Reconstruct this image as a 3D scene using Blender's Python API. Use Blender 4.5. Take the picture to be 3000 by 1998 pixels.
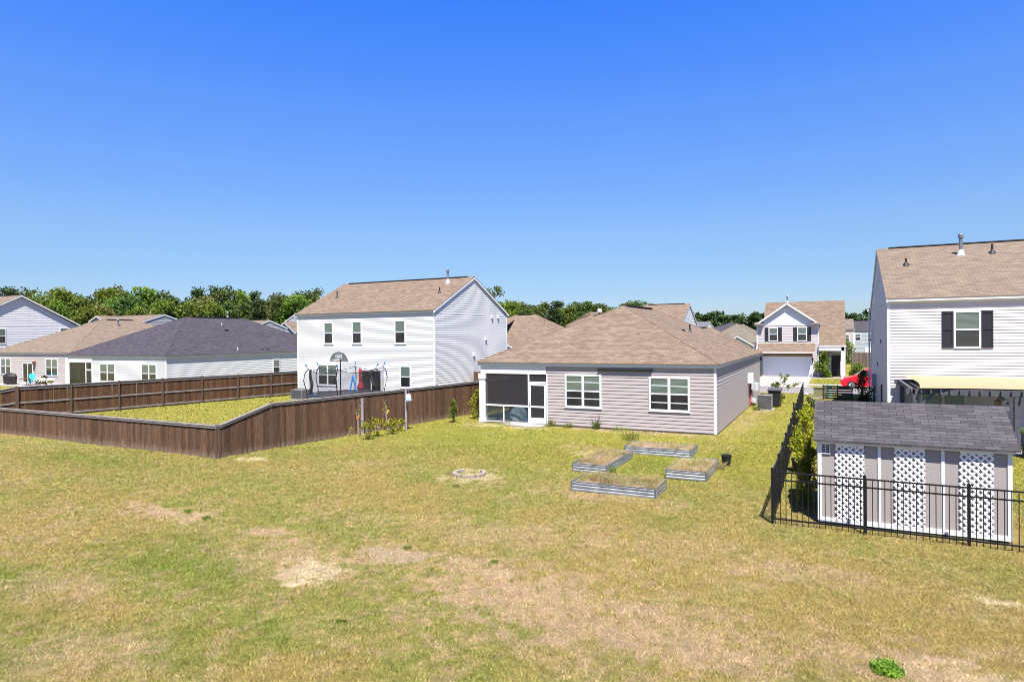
import bpy, math, random
import numpy as np
from mathutils import Vector, Matrix
random.seed(7); RNG = np.random.default_rng(11)
rad = math.radians

# ------------------------------------------------------------------ camera, sky, sun, exposure
scn = bpy.context.scene
for o in list(bpy.data.objects): bpy.data.objects.remove(o)
COL = scn.collection
scn.render.engine = 'CYCLES'
yaw, roll, pitch = rad(26.6), rad(0.6), math.atan(15/1880)
Rh = Vector((math.cos(yaw), math.sin(yaw), 0)); Fh = Vector((-math.sin(yaw), math.cos(yaw), 0))
Fw = Fh*math.cos(pitch) + Vector((0, 0, -math.sin(pitch)))
U0 = Rh.cross(Fw); Rr = Rh*math.cos(roll) - U0*math.sin(roll); Uu = U0*math.cos(roll) + Rh*math.sin(roll)
cam = bpy.data.cameras.new('camera'); cam.sensor_width = 36; cam.lens = 1880/3000*36
cam.clip_start = 0.1; cam.clip_end = 6000
camo = bpy.data.objects.new('camera', cam); COL.objects.link(camo)
m = Matrix((Rr, Uu, -Fw)).transposed().to_4x4(); m.translation = Vector((0, 0, 4.4)); camo.matrix_world = m
scn.camera = camo

SUN = Vector((0.80, -1.30, 3.0)).normalized()
sl = bpy.data.lights.new('sun', 'SUN'); sl.energy = 5.0; sl.angle = rad(0.5); sl.color = (1.0, 0.955, 0.89)
so = bpy.data.objects.new('sun', sl); so.rotation_euler = SUN.to_track_quat('Z', 'Y').to_euler(); so.location = (20, -20, 60)
COL.objects.link(so)
w = bpy.data.worlds.new('World'); scn.world = w; w.use_nodes = True
nt = w.node_tree; nt.nodes.clear()
out = nt.nodes.new('ShaderNodeOutputWorld'); bg = nt.nodes.new('ShaderNodeBackground')
sky = nt.nodes.new('ShaderNodeTexSky'); sky.sky_type = 'NISHITA'; sky.sun_disc = False
sky.sun_elevation = math.asin(SUN.z); sky.sun_rotation = math.atan2(SUN.x, SUN.y)
sky.altitude = 300; sky.air_density = 1.0; sky.dust_density = 0.3; sky.ozone_density = 3.0
hs = nt.nodes.new('ShaderNodeHueSaturation'); hs.inputs['Saturation'].default_value = 1.22; hs.inputs['Hue'].default_value = 0.512; hs.inputs['Value'].default_value = 2.4
# clear-air gradient of the sky with elevation
geo = nt.nodes.new('ShaderNodeTexCoord'); sep = nt.nodes.new('ShaderNodeSeparateXYZ')
rmp = nt.nodes.new('ShaderNodeValToRGB'); el = rmp.color_ramp.elements
SKY = [(0.0, (.60, .68, .97)), (.06, (.70, .77, .98)), (.10, (.82, .90, 1.02)), (.155, (1.06, 1.10, 1.14)), (.236, (1.16, 1.27, 1.42)), (.32, (1.14, 1.41, 1.70)), (.458, (.74, 1.39, 2.2)), (.58, (.4, .8, 1.3)), (1.0, (.3, .5, .8))]
for i_, (p_, c_) in enumerate(SKY):
    e_ = el[i_] if i_ < 2 else el.new(p_)
    e_.position = p_; e_.color = tuple(q/2.4 for q in c_)+(1,)
mul = nt.nodes.new('ShaderNodeMix'); mul.data_type = 'RGBA'; mul.blend_type = 'MULTIPLY'; mul.inputs[0].default_value = 1.0
nt.links.new(geo.outputs['Generated'], sep.inputs[0]); nt.links.new(sep.outputs['Z'], rmp.inputs[0])
nt.links.new(sky.outputs[0], hs.inputs['Color']); nt.links.new(hs.outputs[0], mul.inputs[6]); nt.links.new(rmp.outputs[0], mul.inputs[7])
nt.links.new(mul.outputs[2], bg.inputs['Color']); bg.inputs['Strength'].default_value = 0.0525
nt.links.new(bg.outputs[0], out.inputs[0])
vs = scn.view_settings; vs.view_transform = 'Standard'; vs.look = 'None'; vs.gamma = 1; vs.exposure = 1.36

scn.cycles.filter_width = 1.0
# ------------------------------------------------------------------ materials
def new_mat(name):
    mt = bpy.data.materials.new(name); mt.use_nodes = True; n = mt.node_tree; n.nodes.clear()
    o = n.nodes.new('ShaderNodeOutputMaterial'); b = n.nodes.new('ShaderNodeBsdfPrincipled'); n.links.new(b.outputs[0], o.inputs[0])
    return mt, n, b
def noise(n, vec, scale, detail=4, rough=0.6):
    t = n.nodes.new('ShaderNodeTexNoise'); t.inputs['Scale'].default_value = scale; t.inputs['Detail'].default_value = detail
    t.inputs['Roughness'].default_value = rough
    if vec is not None: n.links.new(vec, t.inputs['Vector'])
    return t
def ramp(n, fac, stops):
    r = n.nodes.new('ShaderNodeValToRGB'); e = r.color_ramp.elements
    e[0].position, e[0].color = stops[0][0], (*stops[0][1], 1); e[1].position, e[1].color = stops[1][0], (*stops[1][1], 1)
    for p, c in stops[2:]:
        k = e.new(p); k.color = (*c, 1)
    n.links.new(fac, r.inputs[0]); return r
def mix(n, fac, a, b, mode='MIX'):
    x = n.nodes.new('ShaderNodeMix'); x.data_type = 'RGBA'; x.blend_type = mode
    for s, v in ((0, fac), (6, a), (7, b)):
        if isinstance(v, (int, float)): x.inputs[s].default_value = v
        elif isinstance(v, tuple): x.inputs[s].default_value = (*v, 1)
        else: n.links.new(v, x.inputs[s])
    return x.outputs[2]
def bump(n, b, h, dist, strength=1.0):
    k = n.nodes.new('ShaderNodeBump'); k.inputs['Distance'].default_value = dist; k.inputs['Strength'].default_value = strength
    n.links.new(h, k.inputs['Height']); n.links.new(k.outputs[0], b.inputs['Normal'])
def sc(c, k): return tuple(min(1.0, x*k) for x in c)
def plain(name, c, rough=0.6, var=0.12, scale=3.0, metal=0.0, bmp=0.0, spec=0.4, stretch=None):
    mt, n, b = new_mat(name); tc = n.nodes.new('ShaderNodeTexCoord'); v = tc.outputs['Object']
    if stretch:
        mp = n.nodes.new('ShaderNodeMapping'); mp.inputs['Scale'].default_value = stretch; n.links.new(v, mp.inputs[0]); v = mp.outputs[0]
    t = noise(n, v, scale, 6); r = ramp(n, t.outputs[0], [(0.3, sc(c, 1-var)), (0.7, sc(c, 1+var))])
    n.links.new(r.outputs[0], b.inputs['Base Color']); b.inputs['Roughness'].default_value = rough; b.inputs['Metallic'].default_value = metal
    b.inputs['Specular IOR Level'].default_value = spec
    if bmp: bump(n, b, t.outputs[0], bmp)
    return mt
def siding(name, c):
    mt, n, b = new_mat(name); tc = n.nodes.new('ShaderNodeTexCoord')
    mp = n.nodes.new('ShaderNodeMapping'); mp.inputs['Scale'].default_value = (1, 1, 0.35); n.links.new(tc.outputs['Object'], mp.inputs[0])
    a = noise(n, mp.outputs[0], 1.3, 6); d = noise(n, mp.outputs[0], 9, 4)
    x = mix(n, a.outputs[0], sc(c, 0.9), sc(c, 1.06)); x = mix(n, 0.12, x, d.outputs['Color'], 'SOFT_LIGHT')
    n.links.new(x, b.inputs['Base Color']); b.inputs['Roughness'].default_value = 0.5; b.inputs['Specular IOR Level'].default_value = 0.3
    wv = noise(n, mp.outputs[0], 0.8, 2); bump(n, b, wv.outputs[0], 0.05, 0.5)
    return mt
def shingle(name, c1, c2, mortar, row=0.143, width=0.33, blotch=0.5, big=1.0):
    mt, n, b = new_mat(name); uv = n.nodes.new('ShaderNodeUVMap'); v = uv.outputs[0]
    br = n.nodes.new('ShaderNodeTexBrick'); br.inputs['Scale'].default_value = 1; br.inputs['Brick Width'].default_value = width
    br.inputs['Row Height'].default_value = row; br.inputs['Mortar Size'].default_value = 0.009; br.inputs['Mortar Smooth'].default_value = 0.3
    br.inputs['Color1'].default_value = (*c1, 1); br.inputs['Color2'].default_value = (*c2, 1); br.inputs['Mortar'].default_value = (*mortar, 1)
    br.offset = 0.5; br.squash = 1.0; n.links.new(v, br.inputs['Vector'])
    mp = n.nodes.new('ShaderNodeMapping'); mp.inputs['Scale'].default_value = (0.6, 2.2, 1); n.links.new(v, mp.inputs[0])
    t = noise(n, mp.outputs[0], 1.1*big, 7, 0.7); r = ramp(n, t.outputs[0], [(0.36, (0.76, 0.76, 0.76)), (0.62, (1.16, 1.16, 1.16))])
    x = mix(n, blotch, br.outputs[0], r.outputs[0], 'MULTIPLY')
    g = noise(n, v, 90, 3); x = mix(n, 0.35, x, g.outputs['Color'], 'SOFT_LIGHT')
    n.links.new(x, b.inputs['Base Color']); b.inputs['Roughness'].default_value = 0.9; b.inputs['Specular IOR Level'].default_value = 0.2
    iv = n.nodes.new('ShaderNodeMath'); iv.operation = 'SUBTRACT'; iv.inputs[0].default_value = 1; n.links.new(br.outputs['Fac'], iv.inputs[1])
    bump(n, b, iv.outputs[0], 0.008)
    return mt
def planks(name, dark, light, pale, width=0.14):
    mt, n, b = new_mat(name); uv = n.nodes.new('ShaderNodeUVMap'); s = n.nodes.new('ShaderNodeSeparateXYZ'); n.links.new(uv.outputs[0], s.inputs[0])
    d = n.nodes.new('ShaderNodeMath'); d.operation = 'DIVIDE'; d.inputs[1].default_value = width; n.links.new(s.outputs[0], d.inputs[0])
    f = n.nodes.new('ShaderNodeMath'); f.operation = 'FLOOR'; n.links.new(d.outputs[0], f.inputs[0])
    wn = n.nodes.new('ShaderNodeTexWhiteNoise'); wn.noise_dimensions = '1D'; n.links.new(f.outputs[0], wn.inputs['W'])
    mp = n.nodes.new('ShaderNodeMapping'); mp.inputs['Scale'].default_value = (14, 1.3, 1); n.links.new(uv.outputs[0], mp.inputs[0])
    g = noise(n, mp.outputs[0], 1.6, 8, 0.75); gr = ramp(n, g.outputs[0], [(0.3, dark), (0.72, light)])
    x = mix(n, 0.75, gr.outputs[0], ramp(n, wn.outputs[0], [(0, (0.58, 0.56, 0.54)), (1, (1.45, 1.40, 1.36))]).outputs[0], 'MULTIPLY')
    k = noise(n, mp.outputs[0], 0.45, 5, 0.6)          # weathered pale foot of the boards
    h = n.nodes.new('ShaderNodeMath'); h.operation = 'MULTIPLY_ADD'; h.inputs[1].default_value = -0.9; h.inputs[2].default_value = 0.42
    n.links.new(s.outputs[1], h.inputs[0])
    ad = n.nodes.new('ShaderNodeMath'); ad.operation = 'ADD'; n.links.new(h.outputs[0], ad.inputs[0]); n.links.new(k.outputs[0], ad.inputs[1])
    wr = ramp(n, ad.outputs[0], [(0.66, (0, 0, 0)), (1.0, (0.7, 0.7, 0.7))])
    x = mix(n, wr.outputs[0], x, pale)
    kn = n.nodes.new('ShaderNodeTexVoronoi'); mk = n.nodes.new('ShaderNodeMapping'); mk.inputs['Scale'].default_value = (7, 2.4, 1)
    n.links.new(uv.outputs[0], mk.inputs[0]); n.links.new(mk.outputs[0], kn.inputs['Vector']); kn.inputs['Scale'].default_value = 1
    kr = ramp(n, kn.outputs['Distance'], [(0.05, (0.35, 0.3, 0.28)), (0.13, (1, 1, 1))]); x = mix(n, 0.8, x, kr.outputs[0], 'MULTIPLY')
    n.links.new(x, b.inputs['Base Color']); b.inputs['Roughness'].default_value = 0.85; b.inputs['Specular IOR Level'].default_value = 0.2
    bump(n, b, g.outputs[0], 0.006)
    return mt
def leafmat(name, c, var=0.35, transl=0.35, spread=0.06, sz=0.6):
    mt, n, b = new_mat(name); tc = n.nodes.new('ShaderNodeTexCoord'); t = noise(n, tc.outputs['Object'], sz, 3)
    oi = n.nodes.new('ShaderNodeObjectInfo'); gi = n.nodes.new('ShaderNodeNewGeometry')
    r = ramp(n, t.outputs[0], [(0.3, sc(c, 1-var)), (0.7, tuple(min(1, q*(1+var)*(1+k)) for q, k in zip(c, (0.12, 0, -0.2))))])
    x = mix(n, 0.3, r.outputs[0], ramp(n, gi.outputs['Random Per Island'], [(0, (0.55, 0.55, 0.5)), (1, (1.5, 1.45, 1.3))]).outputs[0], 'MULTIPLY')
    h = n.nodes.new('ShaderNodeHueSaturation'); n.links.new(x, h.inputs['Color'])
    mr = n.nodes.new('ShaderNodeMapRange'); mr.inputs[3].default_value = 0.5-spread*0.5; mr.inputs[4].default_value = 0.5+spread*0.5
    n.links.new(oi.outputs['Random'], mr.inputs[0]); n.links.new(mr.outputs[0], h.inputs['Hue'])
    mv = n.nodes.new('ShaderNodeMapRange'); mv.inputs[3].default_value = 0.8; mv.inputs[4].default_value = 1.2
    n.links.new(oi.outputs['Random'], mv.inputs[0]); n.links.new(mv.outputs[0], h.inputs['Value'])
    n.links.new(h.outputs[0], b.inputs['Base Color']); b.inputs['Roughness'].default_value = 0.55; b.inputs['Specular IOR Level'].default_value = 0.25
    tr = n.nodes.new('ShaderNodeBsdfTranslucent'); n.links.new(h.outputs[0], tr.inputs['Color'])
    ms = n.nodes.new('ShaderNodeMixShader'); ms.inputs[0].default_value = transl; o = [q for q in n.nodes if q.type == 'OUTPUT_MATERIAL'][0]
    n.links.new(b.outputs[0], ms.inputs[1]); n.links.new(tr.outputs[0], ms.inputs[2]); n.links.new(ms.outputs[0], o.inputs[0])
    return mt
def meshscreen(name, c, opacity, rough=0.7):
    mt, n, b = new_mat(name); b.inputs['Base Color'].default_value = (*c, 1); b.inputs['Roughness'].default_value = rough
    tp = n.nodes.new('ShaderNodeBsdfTransparent'); ms = n.nodes.new('ShaderNodeMixShader'); o = [q for q in n.nodes if q.type == 'OUTPUT_MATERIAL'][0]
    tc = n.nodes.new('ShaderNodeTexCoord'); t = noise(n, tc.outputs['Object'], 2.5, 3)
    r = n.nodes.new('ShaderNodeMapRange'); r.inputs[3].default_value = opacity-0.05; r.inputs[4].default_value = opacity+0.05
    n.links.new(t.outputs[0], r.inputs[0]); n.links.new(r.outputs[0], ms.inputs[0])
    n.links.new(tp.outputs[0], ms.inputs[1]); n.links.new(b.outputs[0], ms.inputs[2]); n.links.new(ms.outputs[0], o.inputs[0]); return mt
def blindmat(name, c, d, pitch_=0.05):
    mt, n, b = new_mat(name); tc = n.nodes.new('ShaderNodeTexCoord'); wv = n.nodes.new('ShaderNodeTexWave'); wv.bands_direction = 'Z'
    wv.inputs['Scale'].default_value = 0.314/pitch_; wv.inputs['Distortion'].default_value = 0.4; n.links.new(tc.outputs['Object'], wv.inputs['Vector'])
    r = ramp(n, wv.outputs[0], [(0.25, d), (0.7, c)]); n.links.new(r.outputs[0], b.inputs['Base Color']); b.inputs['Roughness'].default_value = 0.12
    b.inputs['Coat Weight'].default_value = 0.6; b.inputs['Coat Roughness'].default_value = 0.03; return mt
def glassmat(name, c, rough=0.05):
    mt, n, b = new_mat(name); tc = n.nodes.new('ShaderNodeTexCoord'); t = noise(n, tc.outputs['Object'], 1.7, 3)
    r = ramp(n, t.outputs[0], [(0.35, sc(c, 0.6)), (0.7, sc(c, 1.5))]); n.links.new(r.outputs[0], b.inputs['Base Color'])
    b.inputs['Roughness'].default_value = rough; b.inputs['Specular IOR Level'].default_value = 0.6; bump(n, b, t.outputs[0], 0.004, 0.3); return mt

M = {}
M['ranch'] = siding('taupe_siding', (0.350, 0.307, 0.296))
M['white'] = siding('white_siding', (0.554, 0.559, 0.571))
M['cream'] = siding('cream_siding', (0.395, 0.353, 0.328))
M['pinkish'] = siding('pale_pink_siding', (0.437, 0.395, 0.386))
M['grey'] = siding('grey_siding', (0.286, 0.294, 0.319))
M['bluegrey'] = siding('bluegrey_siding', (0.302, 0.336, 0.361))
M['rightw'] = siding('offwhite_siding', (0.521, 0.496, 0.496))
M['trim'] = plain('white_trim', (0.622, 0.630, 0.647), 0.45, 0.05, 4)
M['soffit'] = plain('white_soffit', (0.630, 0.638, 0.655), 0.6, 0.05, 4)
M['tan'] = shingle('tan_shingles', (0.188, 0.139, 0.104), (0.126, 0.090, 0.066), (0.094, 0.064, 0.048))
M['tan2'] = shingle('light_tan_shingles', (0.180, 0.139, 0.106), (0.132, 0.100, 0.076), (0.095, 0.07, 0.054))
M['olive'] = shingle('weathered_shingles', (0.160, 0.139, 0.109), (0.118, 0.101, 0.080), (0.076, 0.067, 0.050))
M['dark'] = shingle('charcoal_shingles', (0.063, 0.056, 0.068), (0.039, 0.034, 0.045), (0.020, 0.020, 0.023))
M['greyroof'] = shingle('grey_shingles', (0.134, 0.134, 0.143), (0.092, 0.092, 0.101), (0.059, 0.059, 0.067))
M['shedroof'] = shingle('shed_shingles', (0.072, 0.066, 0.075), (0.042, 0.039, 0.044), (0.018, 0.017, 0.019), row=0.108, width=0.30, blotch=0.2)
M['shedroof'].node_tree.nodes['Brick Texture'].inputs['Mortar Size'].default_value = 0.005
M['glass'] = glassmat('window_glass', (0.016, 0.018, 0.022))
M['blind'] = blindmat('blinds_behind_glass', (0.13, 0.17, 0.145), (0.055, 0.075, 0.065))
M['blindlow'] = blindmat('dim_blinds_behind_glass', (0.035, 0.04, 0.045), (0.016, 0.018, 0.022))
M['screen'] = meshscreen('insect_screen', (0.022, 0.018, 0.022), 0.72)
M['screenlow'] = meshscreen('vinyl_screen', (0.03, 0.05, 0.06), 0.52, 0.25)
M['net'] = meshscreen('trampoline_net', (0.012, 0.012, 0.014), 0.28)
M['boardscreen'] = meshscreen('smoked_backboard', (0.03, 0.03, 0.035), 0.6)
M['netdense'] = meshscreen('gathered_net', (0.012, 0.012, 0.014), 0.8)
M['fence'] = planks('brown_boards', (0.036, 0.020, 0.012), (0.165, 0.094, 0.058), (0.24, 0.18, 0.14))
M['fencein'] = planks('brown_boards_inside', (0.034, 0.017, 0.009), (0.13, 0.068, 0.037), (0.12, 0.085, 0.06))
M['greyfence'] = planks('grey_boards', (0.07, 0.055, 0.045), (0.16, 0.125, 0.10), (0.2, 0.16, 0.13))
M['rail'] = plain('weathered_rail', (0.185, 0.165, 0.16), 0.85, 0.35, 9, bmp=0.01, stretch=(1, 1, 6))
M['post'] = plain('brown_post', (0.085, 0.05, 0.035), 0.85, 0.35, 9, bmp=0.01, stretch=(6, 6, 1))
M['pvc'] = plain('lilac_grey_pipe', (0.24, 0.21, 0.24), 0.7, 0.25, 5)
M['black'] = plain('black_powder_coat', (0.008, 0.008, 0.009), 0.4, 0.2, 6, spec=0.35)
M['blackplastic'] = plain('black_plastic', (0.018, 0.018, 0.02), 0.45, 0.2, 6)
M['char'] = plain('charcoal_stain', (0.06, 0.063, 0.075), 0.7, 0.2, 6)
M['shedwall'] = plain('taupe_shed_paint', (0.281, 0.252, 0.239), 0.8, 0.08, 25, bmp=0.006)
M['lattice'] = plain('white_lattice', (0.722, 0.731, 0.748), 0.5, 0.04, 4)
M['galv'] = plain('galvanised_steel', (0.30, 0.315, 0.33), 0.45, 0.3, 5, metal=0.5)
M['galvdark'] = plain('dark_edge_strip', (0.10, 0.11, 0.115), 0.6, 0.2, 5)
M['soil'] = plain('dry_soil', (0.23, 0.165, 0.11), 0.95, 0.35, 9, bmp=0.05)
M['straw'] = leafmat('dry_straw', (0.31, 0.25, 0.135), 0.3, 0.3, 0.02, 3)
M['weedleaf'] = leafmat('weed_green', (0.155, 0.215, 0.045), 0.3, 0.4, 0.03, 3)
M['block'] = plain('pale_paving_block', (0.265, 0.222, 0.170), 0.9, 0.3, 14, bmp=0.01)
M['concrete'] = plain('pale_concrete', (0.275, 0.252, 0.240), 0.9, 0.1, 2.5)
M['asphalt'] = plain('sunbleached_asphalt', (0.175, 0.162, 0.163), 0.95, 0.1, 6)
M['garagedoor'] = plain('garage_door_paint', (0.74, 0.75, 0.78), 0.5, 0.03, 3)
M['door'] = plain('black_door', (0.01, 0.01, 0.012), 0.4, 0.2, 3)
M['shutter'] = plain('black_shutter', (0.014, 0.014, 0.02), 0.55, 0.2, 20)
M['vent'] = plain('black_vent', (0.015, 0.015, 0.016), 0.6, 0.2, 8)
M['steel'] = plain('grey_flue', (0.20, 0.21, 0.24), 0.4, 0.2, 9, metal=0.5)
M['flash'] = plain('bright_flashing', (0.62, 0.63, 0.65), 0.4, 0.2, 12, metal=0.3)
M['acgrey'] = plain('ac_casing', (0.17, 0.17, 0.175), 0.5, 0.1, 9)
M['acfin'] = plain('ac_louvres', (0.12, 0.115, 0.11), 0.6, 0.25, 20, stretch=(1, 1, 12))
M['meter'] = plain('meter_box_grey', (0.42, 0.43, 0.46), 0.5, 0.08, 6)
M['metercream'] = plain('meter_box_cream', (0.70, 0.66, 0.66), 0.6, 0.05, 6)
M['redpipe'] = plain('red_conduit', (0.55, 0.02, 0.02), 0.5, 0.1, 6)
M['red'] = plain('red_fabric', (0.36, 0.022, 0.03), 0.7, 0.25, 7)
M['blue'] = plain('blue_plastic', (0.02, 0.22, 0.62), 0.5, 0.1, 6)
M['darkblue'] = plain('dark_blue_pad', (0.02, 0.03, 0.07), 0.6, 0.2, 6)
M['turq'] = plain('turquoise_plastic', (0.02, 0.40, 0.48), 0.5, 0.1, 6)
M['carred'] = plain('red_car_paint', (0.55, 0.008, 0.02), 0.22, 0.04, 2, spec=0.7)
M['tyre'] = plain('tyre_rubber', (0.015, 0.015, 0.015), 0.8, 0.2, 9)
M['rim'] = plain('alloy_rim', (0.55, 0.56, 0.58), 0.3, 0.1, 9, metal=0.6)
M['lampglass'] = plain('headlight_lens', (0.6, 0.62, 0.65), 0.1, 0.1, 9)
M['sail'] = plain('cream_shade_cloth', (0.31, 0.232, 0.135), 0.8, 0.06, 3)
M['curtain'] = plain('sage_curtain', (0.30, 0.36, 0.30), 0.8, 0.25, 6, stretch=(14, 14, 0.3))
M['utilgreen'] = plain('olive_utility_box', (0.16, 0.16, 0.08), 0.6, 0.1, 5)
M['palegreen'] = plain('pale_green_plastic', (0.28, 0.46, 0.34), 0.5, 0.1, 5)
M['bark'] = plain('tree_bark', (0.11, 0.085, 0.065), 0.9, 0.3, 4, bmp=0.03)
M['twig'] = plain('dry_twig', (0.30, 0.25, 0.22), 0.9, 0.2, 9)
M['yellow'] = plain('yellow_ribbon', (0.75, 0.50, 0.06), 0.6, 0.1, 9)
M['orange'] = plain('orange_ribbon', (0.8, 0.25, 0.02), 0.6, 0.1, 9)
M['paper'] = plain('cream_feeder_top', (0.75, 0.62, 0.42), 0.6, 0.1, 9)
M['ltblue'] = plain('pale_blue_plastic', (0.25, 0.52, 0.72), 0.5, 0.1, 9)
M['plasticgrey'] = plain('blue_grey_sheeting', (0.26, 0.35, 0.42), 0.5, 0.35, 4, bmp=0.08)
M['grill'] = plain('black_grill_cover', (0.018, 0.015, 0.016), 0.6, 0.4, 4, bmp=0.08)
M['rust'] = plain('brown_metal', (0.12, 0.05, 0.035), 0.7, 0.2, 8)
M['chairgrey'] = plain('grey_white_chairs', (0.55, 0.56, 0.60), 0.6, 0.2, 8)
M['oak1'] = leafmat('bright_green_leaves', (0.112, 0.180, 0.026), 0.35, 0.35, 0.05)
M['oak2'] = leafmat('mid_green_leaves', (0.066, 0.108, 0.025), 0.35, 0.32, 0.05)
M['pineleaf'] = leafmat('dark_pine_needles', (0.040, 0.070, 0.024), 0.35, 0.2, 0.04)
M['paleleaf'] = leafmat('pale_olive_leaves', (0.145, 0.155, 0.055), 0.3, 0.3, 0.04)
M['privet'] = leafmat('yellow_green_shrub', (0.252, 0.286, 0.017), 0.35, 0.35, 0.02, 3)
M['shrubg'] = leafmat('green_shrub', (0.109, 0.168, 0.025), 0.35, 0.35, 0.02, 3)
M['darkshrub'] = leafmat('dark_green_shrub', (0.035, 0.06, 0.015), 0.35, 0.25, 0.02, 3)
M['litter'] = plain('pale_scraps', (0.36, 0.34, 0.31), 0.8, 0.2, 9)

# ------------------------------------------------------------------ mesh helpers
class MB:
    def __init__(s): s.v = []; s.f = []; s.uv = []; s.sm = []
    def poly(s, pts, uv=None, smooth=False):
        i = len(s.v); s.v += [tuple(p) for p in pts]; s.f.append(tuple(range(i, i+len(pts)))); s.uv.append(uv or [(p[0], p[2]) for p in pts]); s.sm.append(smooth)
    def box(s, a, b, uvdir=None):
        (x0, y0, z0), (x1, y1, z1) = a, b
        x0, x1 = min(x0, x1), max(x0, x1); y0, y1 = min(y0, y1), max(y0, y1); z0, z1 = min(z0, z1), max(z0, z1)
        P = lambda i, j, k: ((x0, x1)[i], (y0, y1)[j], (z0, z1)[k])
        for q in (((0,0,0),(1,0,0),(1,0,1),(0,0,1)), ((1,0,0),(1,1,0),(1,1,1),(1,0,1)), ((1,1,0),(0,1,0),(0,1,1),(1,1,1)),
                  ((0,1,0),(0,0,0),(0,0,1),(0,1,1)), ((0,0,1),(1,0,1),(1,1,1),(0,1,1)), ((0,1,0),(1,1,0),(1,0,0),(0,0,0))):
            pts = [P(*t) for t in q]; s.poly(pts, [(p[0]+p[1], p[2]) for p in pts])
    def obox(s, c, ux, uy, uz, hx, hy, hz):     # oriented box: centre, unit axes, half sizes
        c = Vector(c); ux, uy, uz = Vector(ux)*hx, Vector(uy)*hy, Vector(uz)*hz
        P = lambda i, j, k: c + ux*(2*i-1) + uy*(2*j-1) + uz*(2*k-1)
        for q in (((0,0,0),(1,0,0),(1,0,1),(0,0,1)), ((1,0,0),(1,1,0),(1,1,1),(1,0,1)), ((1,1,0),(0,1,0),(0,1,1),(1,1,1)),
                  ((0,1,0),(0,0,0),(0,0,1),(0,1,1)), ((0,0,1),(1,0,1),(1,1,1),(0,1,1)), ((0,1,0),(1,1,0),(1,0,0),(0,0,0))):
            s.poly([P(*t) for t in q])
    def tube(s, pts, r, n=6, r2=None, cap=True, smooth=True):
        pts = [Vector(p) for p in pts]; rings = []
        for i, p in enumerate(pts):
            d = (pts[min(i+1, len(pts)-1)] - pts[max(i-1, 0)]).normalized(); a = d.orthogonal().normalized() if abs(d.z) < 0.99 else Vector((1, 0, 0))
            if abs(d.z) < 0.99: a = Vector((0, 0, 1)).cross(d).normalized()
            b = d.cross(a); rr = r + ((r2 if r2 is not None else r) - r)*i/max(1, len(pts)-1)
            rings.append([p + (a*math.cos(2*math.pi*k/n) + b*math.sin(2*math.pi*k/n))*rr for k in range(n)])
        for i in range(len(rings)-1):
            for k in range(n):
                s.poly([rings[i][k], rings[i][(k+1) % n], rings[i+1][(k+1) % n], rings[i+1][k]], smooth=smooth)
        if cap: s.poly(list(reversed(rings[0]))); s.poly(rings[-1])
    def lathe(s, c, prof, n=16, smooth=True):   # prof: (r, z)
        for (r0, z0), (r1, z1) in zip(prof[:-1], prof[1:]):
            for k in range(n):
                a, b = 2*math.pi*k/n, 2*math.pi*(k+1)/n
                pts = [(c[0]+r0*math.cos(a), c[1]+r0*math.sin(a), c[2]+z0), (c[0]+r0*math.cos(b), c[1]+r0*math.sin(b), c[2]+z0),
                       (c[0]+r1*math.cos(b), c[1]+r1*math.sin(b), c[2]+z1), (c[0]+r1*math.cos(a), c[1]+r1*math.sin(a), c[2]+z1)]
                s.poly(pts, smooth=smooth)
    def slab(s, pts, t=0.03):                   # roof plane with uv along eave / up slope
        p = [Vector(q) for q in pts]; n = (p[1]-p[0]).cross(p[2]-p[0]).normalized()
        if n.z < 0: p.reverse(); n = -n
        h = Vector((0, 0, 1)).cross(n).normalized(); u = n.cross(h)
        s.poly(p, [(q.dot(h)+50, q.dot(u)+50) for q in p]); lo = [q - Vector((0, 0, t)) for q in p]; s.poly(list(reversed(lo)))
        for i in range(len(p)):
            j = (i+1) % len(p); s.poly([lo[i], lo[j], p[j], p[i]])
    def build(s, name, mat, parent=None, loc=None):
        me = bpy.data.meshes.new(name); L = Vector(loc) if loc is not None else (Vector(parent['_o']) if parent is not None and '_o' in parent else Vector((0, 0, 0)))
        me.from_pydata([tuple(Vector(v)-L) for v in s.v], [], s.f)
        ul = me.uv_layers.new(name='UVMap'); flat = [c for f in s.uv for p in f for c in p]; ul.data.foreach_set('uv', flat)
        me.polygons.foreach_set('use_smooth', s.sm); me.materials.append(M[mat] if isinstance(mat, str) else mat); me.update()
        o = bpy.data.objects.new(name, me); COL.objects.link(o)
        if parent is not None: o.parent = parent
        else: o.location = L
        o['_o'] = tuple(L)
        return o
def tag(o, label=None, cat=None, group=None, kind=None):
    for k, v in (('label', label), ('category', cat), ('group', group), ('kind', kind)):
        if v: o[k] = v
    return o
def thing(name, loc, label, cat, group=None):
    o = bpy.data.objects.new(name, None); o.empty_display_size = 0.3; o.location = loc; COL.objects.link(o); o['_o'] = tuple(loc); return tag(o, label, cat, group)
def one(name, mb, mat, loc, label, cat, group=None): return tag(mb.build(name, mat, None, loc), label, cat, group)
def copy_tree(o, parent=None):
    c = o.copy(); COL.objects.link(c); c.parent = parent
    for ch in list(o.children): copy_tree(ch, c)
    return c

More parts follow.
